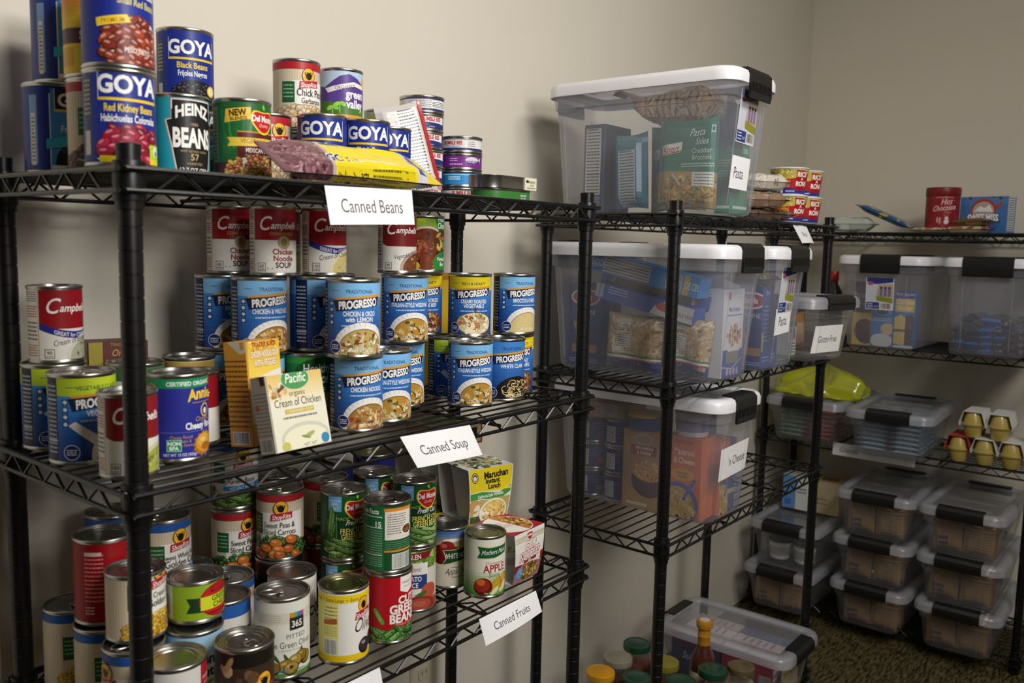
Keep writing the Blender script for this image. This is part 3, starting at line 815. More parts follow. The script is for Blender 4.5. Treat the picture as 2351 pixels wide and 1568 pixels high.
def A_olivesr():
    a = Art()
    a.R(-120, 88, 120, 100, 'f0d024'); a.R(-120, 0, 120, 10, 'eac620'); a.T('Extra Large  •  Extra Large  •  Extra Large', -20, 90, 5.2, '5a4a1c', w=.8, b=.01)
    a.R(-60, 10, -14, 88, 'e8e08a'); a.lines(-36, 62, -16, 84, 4, '8a7a3a', .3); a.Q([(-38, 55), (-16, 57), (-16, 65), (-38, 62)], 'b0582c'); a.lines(-38, 38, -16, 54, 5, 'a89a50', .35); a.bars(-38, 10, -16, 34, 6)
    lx, ly = 26, 82
    a.E(lx, ly, 11, 12, '7a2418', 24); a.E(lx, ly, 10, 11, 'f0b02e', 24); a.E(lx, ly-1, 5, 6, '181410', 14)
    a.Q([(lx-16, ly-22), (lx+17, ly-16), (lx+17, ly-6), (lx-14, ly-10)], 'b51c2e'); a.T('ShopRite', lx, ly-18, 7, 'f8f4f0', w=.75, sh=.2, b=.01, rot=.15)
    a.T('Olives', 30, 42, 20, '1e1a1a', w=.6, sh=.3, b=0); a.blob(28, 20, 11, 11, 0, '3a2c36', .5, 20); a.E(44, 24, 8, 12, '2e222c', 18)
    return a, 'efede6'
def A_mother():
    a = Art()
    for i in range(7): a.R(-120, i*6, 120, i*6+6, mix('4f9a3e', 'e4e2d2', i/7))
    a.P([(-22, 66), (10, 66), (38, 72), (42, 94), (36, 88), (0, 87), (-22, 89), (-17, 78)], 'd8c88a'); a.P([(-21, 67), (10, 67.4), (37, 73), (40, 92), (36, 87), (0, 85.6), (-20, 87.6), (-16, 77)], '165a34')
    a.T('Mothers Maid', 10, 74, 8, 'f4f4ee', w=.72, sh=.3, b=.0, rot=.05); a.T('Unsweetened', 12, 56, 5, '9a7a7a', w=.85); a.T('APPLE', 12, 42, 13, 'a8242e', w=.85, b=.02, rot=.03); a.T('Sauce', 10, 33, 8, '6a3a34', w=.8, sh=.15)
    a.E(20, 20, 15, 12, 'b8a02c', 24); a.E(36, 24, 13, 13, 'c8742c', 24); a.E(34, 28, 8, 7, 'd8a83c', 16); a.E(-10, 16, 17, 16, '6a1414', 28); a.E(-12, 19, 14, 12, '9a2a1c', 24); a.E(-14, 24, 8, 6, 'c8702c', 16)
    a.E(12, 8, 10, 4, 'e6dcb4', 16, .7); a.E(34, 14, 10, 6, 'e9e0bc', 16, .9); a.E(26, 8, 6, 3, 'e6dcb4', 12, .4); a.K([(20, 31), (22, 35)], 1, '3a2a14')
    a.T('Net Wt. 15 Oz (425g)', 12, 3, 3.4, 'cfe08a', w=.85)
    return a, 'e4e2d2'
def A_white():
    a = Art()
    for i in range(6): a.R(-120, 70+i*5, 120, 75+i*5, mix('d8b878', '3f6aa8', i/5))
    a.E(4, 84, 20, 3, 'e8e4dc'); a.R(-120, 58, 120, 72, '3a4a24'); a.E(30, 70, 20, 4, 'd8a83c')
    a.E(-20, 58, 16, 18, '6a1016', 26); a.E(-8, 70, 14, 13, '8a1a1e', 24); a.E(-14, 74, 6, 4, 'b85a50', 12)
    a.P([(-16, 66), (12, 68), (46, 74), (42, 62), (46, 46), (10, 44), (-18, 38), (-10, 52)], 'd8c88a'); a.P([(-14, 65), (12, 66.6), (44, 72), (40, 62), (44, 47.4), (10, 45.4), (-16, 40), (-8, 52)], '174a2c')
    a.T('WHITE HOUSE', 14, 51, 9, 'f2f0e8', w=.62, b=.01); a.T('Apple Sauce', 14, 22, 11, '2e2420', w=.66, sh=.35, b=0); a.lines(0, 33, 30, 36, 1, '7a6a5a'); a.lines(0, 15, 34, 18, 1, '7a6a5a')
    return a, 'dcd6c0'
def A_muir():
    a = Art()
    a.R(-120, 70, 120, 100, '6a8a3a'); a.chips(20, 84, 50, 14, 40, 5, ['8ab04a', '4a7a2c', 'b8c86a'], 4)
    a.P([(-40, 78), (36, 88), (44, 100), (-40, 92)], '7a1a24'); a.T('MUIR GLEN', 0, 85, 8, 'f0e6dc', w=.75, b=.02, rot=.12)
    a.R(-30, 26, 34, 80, 'e6e2dc'); a.T('Organic', 8, 66, 8, '3a4a3a', w=.7, sh=.3); a.R(-30, 36, 33, 60, '27407a'); a.T('TOMATO', 4, 49, 8, 'f0f0f4', w=.75, b=.02); a.T('SAUCE', 4, 38, 8, 'f0f0f4', w=.75, b=.02)
    a.R(-20, 24, 0, 34, '4a6aa8'); a.R(-60, 0, 60, 18, 'a8483a'); a.E(38, 30, 16, 14, 'b8543c', 20); a.E(22, 26, 12, 4, '3f6a2c', 10, .4); a.E(20, 8, 30, 15, '8f3428', 24); a.E(20, 9, 22, 10, 'a84a3a', 20); a.E(18, 10, 13, 5, 'b8604c', 16)
    return a, 'd6cfc4'
def A_chili():
    a = Art(); H = 46
    a.R(-48, 0, -34, H, 'd8d8cc'); a.bars(-47, 4, -36, 34, 5); a.P([(-14, 10), (10, 10), (6, 20), (10, 30), (-14, 30), (-9, 20)], '1c3a1c')
    a.E(32, 23, 30, 23, 'a8141c', 30); a.E(32, 23, 27, 20, 'c41c22', 28); a.R(4, 12, 70, 30, 'cfd824'); a.R(4, 30, 70, 30.8, '3a3a14')
    a.T('GREEN', 34, 22, 6.6, '2a3a14', w=1.0, b=.02); a.T('CHILES', 36, 13.5, 6.6, '2a3a14', w=1.0, b=.02); a.T('MILD DICED', 32, 34, 4, '2a1414', w=.9, b=.01); a.T('FIRE ROASTED', 32, 39, 3, '2a1414'); a.lines(14, 4, 50, 9, 1, '5a1414')
    return a, '8fae24'
def A_ggiant():
    a = Art()
    for i in range(8): a.R(-120, 50+i*6.4, 120, 56.4+i*6.4, mix('dfe6ea', '8fc0e0', i/8))
    a.R(-120, 96, 120, 101, '9fc8e4'); a.T('Green', 30, 62, 13, '1c1c1c', w=.95, b=.04); a.T('Giant', 32, 45, 13, '1c1c1c', w=.95, b=.04); a.T('8', 52, 84, 6, '4a7a9a', b=.02)
    a.K([(-60, 26), (0, 28), (60, 40)], 5, '7fb84a'); a.R(-120, 0, 120, 22, 'b89a94'); a.lines(10, 6, 60, 20, 2, 'a8384a', .6)
    return a, 'e2e6e6'
def A_gvalley():
    a = Art()
    a.R(-120, 60, 120, 100, 'b8cfe6'); a.P([(-120, 60), (-60, 78), (-40, 74), (-14, 92), (2, 96), (18, 90), (30, 82), (44, 90), (120, 60), (120, 40), (-120, 40)], '5a3f8f')
    a.E(38, 84, 9, 9, 'eaa82a', 18); a.P([(-40, 72), (10, 84), (34, 80), (34, 74), (10, 77), (-34, 65)], 'ece8e4'); a.T('ORGANICS', -4, 72.5, 5.4, '4a3a5a', w=.9, rot=.14)
    a.P([(-120, 44), (-40, 52), (30, 42), (120, 50), (120, 30), (-120, 30)], '4a7a34'); a.T('green', 14, 58, 13, 'f6f4f0', w=.85, b=.03); a.T('valley', 14, 42, 13, 'f6f4f0', w=.8, b=.03)
    for x, y in ((-14, 40), (-26, 34)):
        a.K([(x, y-6), (x, y+8)], 2, '8fd04a'); a.E(x-5, y+7, 6, 3.4, 'a4de5a', 12, .5); a.E(x+5, y+8, 6, 3.4, '8fd04a', 12, -.5)
    a.R(-120, 12, 120, 31, 'd99a34'); a.T('GARBANZO BEANS', 16, 20, 6, '5a3410', w=.8, b=.02); a.lines(0, 14, 36, 18, 1, '7a4a1a'); a.R(-120, 0, 120, 12, '4a2c1e'); a.heap(26, 8, 18, 12, 14, (5.6, 5.2), ['dcae5a', 'cf9a44'], 4, .5)
    return a, '5a3f8f'
def A_tuna(kind=0):
    a = Art(); H = 22
    if kind == 0:
        a.R(-140, 0, 140, 30, '2a3170'); a.P([(-60, 7)]+wave(-60, 40, 8, 3, 10)+[(40, 22), (-60, 22)], 'ece9e8'); a.T('BUMBLE BEE', 8, 13, 7, 'b8242e', w=.75, b=.04); a.T('Solid White Albacore', 8, 7.4, 3.6, '2a3a7a', w=.8); a.T('In Water', 8, 2, 2.4, 'dfe2f0')
    elif kind == 1:
        a.R(-140, 3, 140, 19, 'e4e2e0'); a.R(-140, 0, 140, 3, '2a3170'); a.R(-140, 19, 140, 22, '2a3170'); a.lines(-40, 5, 34, 18, 4, '6a6a72', .4); a.R(4, 4, 40, 17, 'f0eeec'); a.lines(6, 5, 38, 16, 4, '4a4a50', .45)
    elif kind == 2:
        a.R(-140, 0, 140, 30, '7a2a8a'); a.lines(-26, 10, -10, 18, 2, 'd8b8e0', .4); a.E(20, 14, 15, 6, 'd8d4e0', 16); a.Q([(33, 14), (42, 20), (42, 8), (38, 14)], 'd8d4e0'); a.T('SOLID WHITE', 24, 8, 4.6, '2a2f6a', w=.8, b=.04); a.lines(-26, 3, 0, 8, 1, 'd8b8e0')
    elif kind == 3: a.R(-140, 0, 140, 30, '2f8fd0'); a.lines(-10, 8, 14, 16, 2, 'e0eef8', .5); a.R(-140, 18, 140, 19, 'e0eef8')
    elif kind == 4:
        a.R(-140, 3, 140, 19, 'e6e3e2'); a.R(-140, 0, 140, 4, '2a3170'); a.T('BUMBLE BEE', -12, 10, 6.4, 'b8242e', w=.75, b=.04); a.T('White Albacore', -12, 5, 3.2, '3a4a8a'); a.lines(18, 6, 34, 17, 3, '7a7a80', .4)
    return a, '8d8d95'
def A_tall():
    a = Art()
    a.R(-140, 130, 140, 144, 'b8c4a8'); a.R(-30, 120, 4, 136, 'c8d42a'); a.E(-18, 122, 5, 3, '2a3a14'); a.E(-6, 122, 5, 3, '2a3a14'); a.R(-140, 60, 140, 110, '8a9a6a'); a.R(-140, 104, 140, 108, '4a6a34'); a.lines(8, 122, 40, 134, 2, '8a8a7a')
    return a, 'dcdccc'
def A_bigred():
    a = Art()
    a.lines(-52, 26, -28, 92, 12, 'd98a8a', .35); a.R(-52, 88, -30, 93, 'e8c8c4'); a.lines(-52, 10, -40, 22, 3, 'd8c0b8'); a.R(22, 86, 60, 103, 'e8e6de'); a.E(24, 50, 8, 7, 'e6dccc')
    a.E(30, 4, 40, 36, 'd8d4c8', 30); a.E(34, 0, 34, 30, 'b8a070', 28); a.chips(32, 4, 28, 22, 40, 4, ['d8b83c', 'c8a030', 'e8d27a'], 6); a.T('CORN', 30, 64, 14, 'f2efe8', b=.04)
    return a, '9c0812'
def A_redgreen():
    a = Art(); a.K([(-10, 66), (0, 40), (-4, 10)], 5, '4a7a3e'); a.K([(10, 50), (4, 20)], 5, '5f8f4a'); a.sticks(0, 8, 40, 8, 14, 18, 7, ['4a7a3a', '5f9048'], 4); return a, '8a0e18'
def A_arg():
    a = Art(); a.T('Argo', 22, 60, 22, 'd8d4cc', w=.9, b=.04); a.K([(26, 54), (42, 60), (50, 62)], 2.4, 'd8d4cc'); a.E(20, 20, 36, 16, '4a4030', 24); return a, '1c1513'
def A_navy():
    a = Art(); a.T('HORMEL', 8, 62, 12, '9a4a2c', w=.9, b=.04); a.lines(-30, 30, 40, 56, 3, '5a6ab8', .3); return a, '20246a'
def A_plain(bg, c1, txt):
    a = Art(); a.R(-120, 82, 120, 100, c1); a.T(txt, 6, 52, 11, '2a2a2a', b=.03); a.chips(8, 16, 34, 16, 30, 6, ['c8a83c', '6a9a3a', 'b8542c'], 5); return a, bg
def A_market2():
    a = Art(); a.R(14, 62, 44, 100, 'a8202c'); a.T('MARKET', 29, 80, 4, 'e8dcd8'); a.T('PANTRY', 29, 73, 3, 'e8b8b4'); a.T('CORN', 10, 40, 14, '2a2a2a', b=.04); return a, 'dedcd6'

ARTS = {
 'kidney': lambda: A_goya('Red Kidney Beans', 'Habichuelas Coloradas', f_kidney, seal=False),
 'redsmall': A_redsmall, 'yellow': A_yellow,
 'goyalow': lambda: A_goya('Black Beans', 'Frijoles Negros', None, low=True),
 'goyablack': lambda: A_goya('Black Beans', 'Frijoles Negros', f_black, seal=False),
 'goyachick': lambda: A_goya('Chick Peas', 'Garbanzos', f_chick),
 'heinz': A_heinz, 'dmmex': A_dmmex,
 'srbean': lambda: A_shop('b3202a', [('Kidney Beans', 8)], f_bean2, tx=30, logo=(36, 80)),
 'srchick': lambda: A_shop('b3202a', [('Chick Peas', 11), ('Garbanzos', 8)], f_chick2),
 'srcorn': lambda: A_shop('2459a6', [('Sweet Whole Kernel', 7), ('Golden Corn', 10)], f_corn, nosalt=True),
 'srcornred': lambda: A_shop('b3202a', [('Cream Style', 7), ('Golden Corn', 9)], f_corn),
 'srcornplain': lambda: A_shop('2459a6', [('Whole Kernel', 8.5), ('Corn', 9)], f_corn, panel=True, tx=10, logo=(0, 78)),
 'srpeas': lambda: A_shop('a8242c', [('Sweet Peas &', 8.5), ('Sliced Carrots', 8.5)], f_peas, tx=6),
 'srpeas2': lambda: A_shop('a8242c', [('Sweet Peas &', 8.5), ('Diced Carrots', 8.5)], f_peas, tx=10),
 'srgbean': lambda: A_shop('2459a6', [('Cut', 8), ('Green Beans', 8)], f_gbean, nosalt=True, tx=8),
 'srmush': lambda: A_shop('1a1512', [('Sliced', 8), ('Mushrooms', 8)], lambda a: None, black=True, panel=False, logo=(22, 60)),
 'home': lambda: A_progresso(['HOMESTYLE', 'CHICKEN'], *HOME), 'wild': lambda: A_progresso(['CHICKEN & WILD RICE'], *WILD),
 'orzo': lambda: A_progresso(['CHICKEN & ORZO', 'with LEMON'], *ORZO), 'noodle': lambda: A_progresso(['CHICKEN NOODLE'], *NOOD, size=4.2, n=90),
 'wedding': lambda: A_progresso(['ITALIAN-STYLE WEDDING'], *WED, size=3.4), 'broc': lambda: A_progresso(['BROCCOLI CHEESE'], *BROC, n=24, size=1.4),
 'slow': lambda: A_progresso(['SLOW COOKED', 'VEGETABLE BEEF'], *BEEF, top='ecd324', band='RICH & HEARTY', bowl='spoon'),
 'creamy': lambda: A_progresso(['CREAMY ROASTED', 'VEGETABLE'], *CREAM, top='ecd324', band='RICH & HEARTY', bowl='spoon'),
 'beefpot': lambda: A_progresso(['BEEF POT ROAST', 'COUNTRY VEG'], *BEEF, top='ecd324', band='RICH & HEARTY', bowl='spoon'),
 'clam': lambda: A_progresso(['WHITE CLAM', ''], *BROC, bowl='dark', small=False, top='3f86cf'),
 'vegclass': lambda: A_progresso(['VEGETABLE'], *VEG, top='b9cf2c', band='VEGETABLE CLASSICS', bowl='mug'),
 'vegclass2': lambda: A_progresso(['FRENCH ONION'], '5a3414', ['7a4a1c', '8a5a2c'], top='b9cf2c', band='VEGETABLE CLASSICS', bowl='mug'),
 'ccn': lambda: A_camp(['Chicken', 'Noodle', 'SOUP']),
 'ccook': lambda: A_camp(['Cream of Chicken'], 'cook', ('e2d08a', ['ecdfa8', 'd6c070']), '130'),
 'cbroc': lambda: A_camp(['Cream of Broccoli'], 'cook', ('b8b49a', ['8a8a6a', 'd0ccb4', '5a6a3a']), '90'),
 'casp': lambda: A_camp(['', 'Asparagus'], 'curve', ('a8b04a', ['8a9a34', 'c0c86a']), '100', '8a1a1c'),
 'cbeef': lambda: A_camp(['Vegetable Beef'], 'curve', ('7a4424', ['9a6438', '5a2c16', 'b88a5a']), '80', '7a1a1a'),
 'ctom': lambda: A_camp(['Tomato', 'SOUP']),
 'annie': A_annie, 'healthy': A_healthy, 'healthylime': lambda: A_healthy(True), 'market': A_market, 'olive365': A_olive365, 'olivesr': A_olivesr,
 'mother': A_mother, 'white': A_white, 'muir': A_muir, 'chili': A_chili, 'ggiant': A_ggiant, 'gvalley': A_gvalley, 'dmfrench': A_dmfrench, 'dmback': lambda: A_dmfrench(True),
 'tuna': lambda: A_tuna(0), 'tunafacts': lambda: A_tuna(1), 'tunapurple': lambda: A_tuna(2), 'tunablue': lambda: A_tuna(3), 'tunawhite': lambda: A_tuna(4),
 'tall': A_tall, 'bigred': A_bigred, 'redgreen': A_redgreen, 'arg': A_arg, 'navy': A_navy, 'market2': A_market2,
 'generic': lambda: A_plain('e0dcd0', '3a6a3a', 'BEANS'), 'genericblue': lambda: A_plain('d8d4cc', '2459a6', 'CORN'), 'genericred': lambda: A_plain('dccdb2', 'a8242c', 'PEAS'),
 'oats': lambda: A_plain('d8c9a0', 'b89a50', 'SOUP'),
}
# ---------------------------------------------------------------- cans
_cm = {}
def can_parts(r, h, lid):
    k = (r, h, lid)
    if k in _cm: return _cm[k]
    rb = r-.0012
    body = [(0, .003), (r-.005, .003), (r-.0042, .0005), (r-.003, 0), (r-.0008, .0004), (r, .0016), (r, .003), (r-.0006, .0044), (rb, .0052)]
    body += [(rb, h-.0052), (r-.0006, h-.0044), (r, h-.003), (r, h-.0014), (r-.0008, h-.0003), (r-.0018, h), (r-.0028, h-.0006), (r-.0034, h-.0045)]
    b = MB().lathe(body, NSEG).build('can_body', 'tin', None, smooth=50)
    z = h-.0045
    lidp = [(r-.0034, z), (r-.0055, z), (r-.0066, z+.0009), (r-.0084, z+.0009), (r-.0094, z), (r-.0125, z), (r-.0136, z+.0007), (r-.0152, z+.0007), (r-.016, z-.0002), (0, z-.0002)]
    l = MB().lathe(lidp, 48).build('lid', lid, None, smooth=25)
    t = MB(); w = r*.22; L = r*.36
    pts = [(w*math.cos(2*PI*i/20), -r*.42+L*math.sin(2*PI*i/20), z+.0022+.0014*(1-math.sin(2*PI*i/20))*.5) for i in range(21)]
    t.tube(pts, .0011, 6)
    t.lathe([(.0036, z), (.0036, z+.0022), (.003, z+.0028), (0, z+.0028)], 14, 0, -r*.42+L+.002)
    t.box(-w*.7, -r*.42+L*.55, z+.0017, w*.7, -r*.42+L+.003, z+.0027)
    tb = t.build('pull_tab', 'tin', None, smooth=40)
    out = (b.data, l.data, tb.data)
    for o in (b, l, tb): bpy.data.objects.remove(o)
    _cm[k] = out
    return out
_lm = {}
def label_mesh(art, r, h):
    k = (art, r, h)
    if k not in _lm:
        a, bg = ARTS[art]()
        o = wrap_label(a, r-.0010, .0055, h-.0055, bg)
        _lm[k] = o.data
        bpy.data.objects.remove(o)
    return _lm[k]
def can(art, r, h, x, y, z, turn, label, cat='can', group=None, name='food_can', lid='tin_dark', tab=None):
    a = math.atan2(CAM.y-y, CAM.x-x)+PI/2+math.radians(turn)
    t = empty(name, (x, y, z), a, label, cat, group)
    b, l, tb = can_parts(r, h, lid)
    link('can_body', b, t); link('lid', l, t); link('paper_label', label_mesh(art, r, h), t)
    if tab is not None:
        o = link('pull_tab', tb, t); o.rotation_euler = (0, 0, math.radians(tab))
    return t
S = (.0375, .111); PR = (.0398, .1125); CA = (.0335, .1005); BG = (.049, .116)
G1 = 'bean cans on the top shelf'; G2 = 'soup cans on the soup shelf'; G3 = 'vegetable and fruit cans on the lower shelf'; G4 = 'flat tuna cans on the top shelf'
def rowcans(rows, group, cat, name):
    for art, sz, x, y, z, turn, label, *ex in rows:
        kw = ex[0] if ex else {}
        can(art, *sz, x, y, z, turn, label, kw.pop('cat', cat), group, kw.pop('name', name), **kw)
K1 = (.0385, .114)
rowcans([
 ('kidney', (.0385, .107), .025, .064, Z1, 18, 'big blue can of red kidney beans standing right behind the front left post'),
 ('redsmall', (.0385, .107), .027, .068, Z1+.1075, 18, 'blue can of small red beans on the red kidney beans, cut by the photo top'),
 ('goyalow', (.0465, .114), .052, .264, Z1, 26, 'tall blue low sodium bean can, lower one of the far left pair'),
 ('goyalow', (.0465, .114), .068, .27, Z1+.1145, 26, 'tall blue low sodium bean can, upper one of the far left pair'),
 ('srbean', S, .053, .167, Z1, -16, 'cream striped bean can with red top band, half hidden beside the red kidney beans'),
 ('yellow', K1, .056, .175, Z1+.1115, 4, 'orange and yellow can with a maroon band, high up behind the small red beans'),
 ('heinz', (.0362, .110), .164, .172, Z1, 28, 'turquoise can of baked beans with a black keystone shaped panel'),
 ('goyablack', (.0402, .117), .238, .282, Z1+.1045, 16, 'blue can of black beans raised above the turquoise can'),
 ('goyalow', (.049, .104), .226, .27, Z1, 22, 'blue can mostly hidden behind the turquoise baked beans, under the black beans'),
 ('dmmex', (.0395, .113), .243, .15, Z1, 14, 'dark green can of mexican style vegetables with a red heart shaped logo'),
 ('srchick', S, .333, .22, Z1, 14, 'cream can of chick peas, lower one, squeezed between green can and blue can'),
 ('goyachick', S, .383, .151, Z1, -2, 'blue can of chick peas, leftmost of the blue chick pea cans in front'),
 ('goyachick', S, .457, .136, Z1, 8, 'blue can of chick peas standing behind the lying bean bag, nearest the silver pouch'),
 ('goyachick', S, .535, .168, Z1, 6, 'blue can of chick peas, only a sliver showing beside the silver pouch'),
 ('srchick', S, .412, .25, Z1+.0945, 14, 'cream can of chick peas with red band on top of the blue chick pea cans'),
 ('gvalley', S, .4985, .246, Z1+.0945, 20, 'purple and green can of garbanzo beans with a hill drawing, on the blue cans'),
 ('tall', (.0415, .155), .612, .255, Z1, -20, 'tall pale green and white can standing behind the silver pouch'),
], G1, 'can', 'bean_can')
for x, y, s in ((.412, .25, 'short can under the raised cream chick pea can'), (.4985, .246, 'short can under the raised purple and green can')):
    can('tuna', .0425, .094, x, y, Z1, 10, s, 'can', G1, 'bean_can')
TU = (.0425, .0322)
for i in range(6):
    can('tunafacts' if i == 5 else 'tuna', *TU, .715+(i % 3-1)*.0015, .272, Z1+.0326*i, (20 if i == 5 else 16)+(i*7 % 5),
        ('flat tuna can on top of the tall tuna stack, its white facts panel showing' if i == 5 else
         'flat blue and white tuna can, %s of the tall stack' % ('bottom', 'second from bottom', 'third from bottom', 'fourth from bottom', 'just below the top')[i]), 'can', G4, 'tuna_can', 'tin')
for i, (a, s) in enumerate((('tuna', 'blue and white flat tuna can at the bottom of the short stack'), ('tunablue', 'light blue flat tuna can in the short stack, under the purple one'),
                            ('tunapurple', 'purple flat tuna can in the short stack beside the oval fish tins'), ('tunawhite', 'white flat tuna can topping the short stack'))):
    can(a, *TU, .806, .253, Z1+.0326*i, (-4, -20, 6, -6)[i], s, 'can', G4, 'tuna_can', 'tin')

P2 = Z2+.113; P3 = Z2+.226
rowcans([
 ('vegclass', PR, .032, .271, Z2, 30, 'blue and lime soup can at the back left, under the cream of broccoli soup'),
 ('vegclass', PR, .022, .171, Z2, 26, 'blue and lime vegetable soup can in front of the other lime banded can', {'lid': 'tin', 'tab': -25}),
 ('casp', CA, .025, .064, Z2, 16, 'red and white asparagus soup can behind the front left post', {'lid': 'tin', 'tab': 10}),
 ('cbroc', CA, .033, .262, P2, 28, 'red and white cream of broccoli soup can standing alone on the lime banded can'),
 ('annie', S, .107, .096, Z2, 18, 'purple blue can of cheesy ravioli with a green top band'),
 ('generic', S, .116, .216, Z2, 10, 'can with only its grey lid showing behind the cheesy ravioli can'),
 ('ctom', CA, .164, .152, Z2, -22, 'red and white tomato soup can behind the ravioli can, mostly hidden'),
 ('oats', (.0365, .112), .196, .218, Z2, 0, 'can with a yellowish label edge behind the yellow soup carton'),
 ('home', PR, .27, .246, Z2, 28, 'blue soup can, lower one of the far left blue column, only a strip showing'),
 ('home', PR, .27, .246, P2, 28, 'blue soup can reading HOMEST, upper one of the far left blue column'),
 ('wild', PR, .272, .163, Z2, 20, 'blue soup can low behind the yellow cartons, under the wild rice soup'),
 ('wild', PR, .275, .161, P2, 22, 'blue chicken and wild rice soup can above the yellow cartons'),
 ('healthy', (.0385, .1125), .35, .144, Z2, -8, 'green soup can with white lettering between carton and blue noodle soup', {'lid': 'tin'}),
 ('noodle', PR, .366, .146, P2, 52, 'blue soup can narrowly seen between the wild rice and the orzo soups'),
 ('orzo', PR, .358, .052, P2, 6, 'blue chicken and orzo soup can on top of the chicken noodle can'),
 ('noodle', PR, .381, .07, Z2, 16, 'blue chicken noodle soup can at the front edge, below the orzo soup'),
 ('wedding', PR, .545, .137, P2, 8, 'blue italian style wedding soup can, upper one below the vegetable beef can', {'lid': 'tin'}),
 ('wedding', PR, .563, .162, Z2, 6, 'blue wedding soup can at the back, below the upper wedding soup'),
 ('wedding', PR, .459, .089, Z2, 10, 'blue wedding soup can tucked right beside the chicken noodle can', {'lid': 'tin', 'tab': 0}),
 ('home', PR, .455, .218, Z2, 10, 'blue can at the very back holding up the half seen lid behind the orzo soup'),
 ('home', PR, .455, .218, P2, 10, 'blue can whose lid peeks out behind the orzo and wedding soups'),
 ('slow', PR, .652, .206, P2, 4, 'blue and yellow slow cooked vegetable beef soup can under the green soup can'),
 ('vegclass2', PR, .682, .161, Z2, 26, 'blue and lime soup can with a white mug, left of the front wedding soup', {'lid': 'tin', 'tab': 10}),
 ('creamy', PR, .705, .134, P2, 4, 'blue and yellow creamy roasted vegetable soup can', {'lid': 'tin', 'tab': 20}),
 ('wedding', PR, .652, .083, Z2, 10, 'blue wedding soup can at the front, below the creamy vegetable soup', {'lid': 'tin', 'tab': 25}),
 ('broc', PR, .797, .104, P2, 26, 'blue broccoli cheese soup can, the one nearest the right front post'),
 ('clam', PR, .735, .077, Z2, 18, 'blue white clam soup can with black pasta bowl picture'),
 ('beefpot', PR, .808, .113, Z2, 6, 'blue and yellow beef pot roast soup can half behind the white clam can'),
 ('ccn', CA, .277, .236, P3, 16, 'red and white chicken noodle soup can, left and further back of the two'),
 ('ccn', CA, .292, .15, P3, 14, 'red and white chicken noodle soup can with full gold medal, in front'),
 ('ccook', CA, .348, .212, P3, 12, 'red and cream chicken soup can mostly hidden behind the chicken noodle can'),
 ('ccook', CA, .373, .134, P3, 20, 'red and cream soup can with blue banner, under the Canned Beans sign'),
 ('cbeef', CA, .556, .168, P3, 16, 'red and white vegetable beef soup can on the wedding soup'),
 ('healthylime', (.0372, .1), .633, .182, P3, 6, 'lime and dark green vegetable beef soup can at the right end of the top row'),
], G2, 'can', 'soup_can')

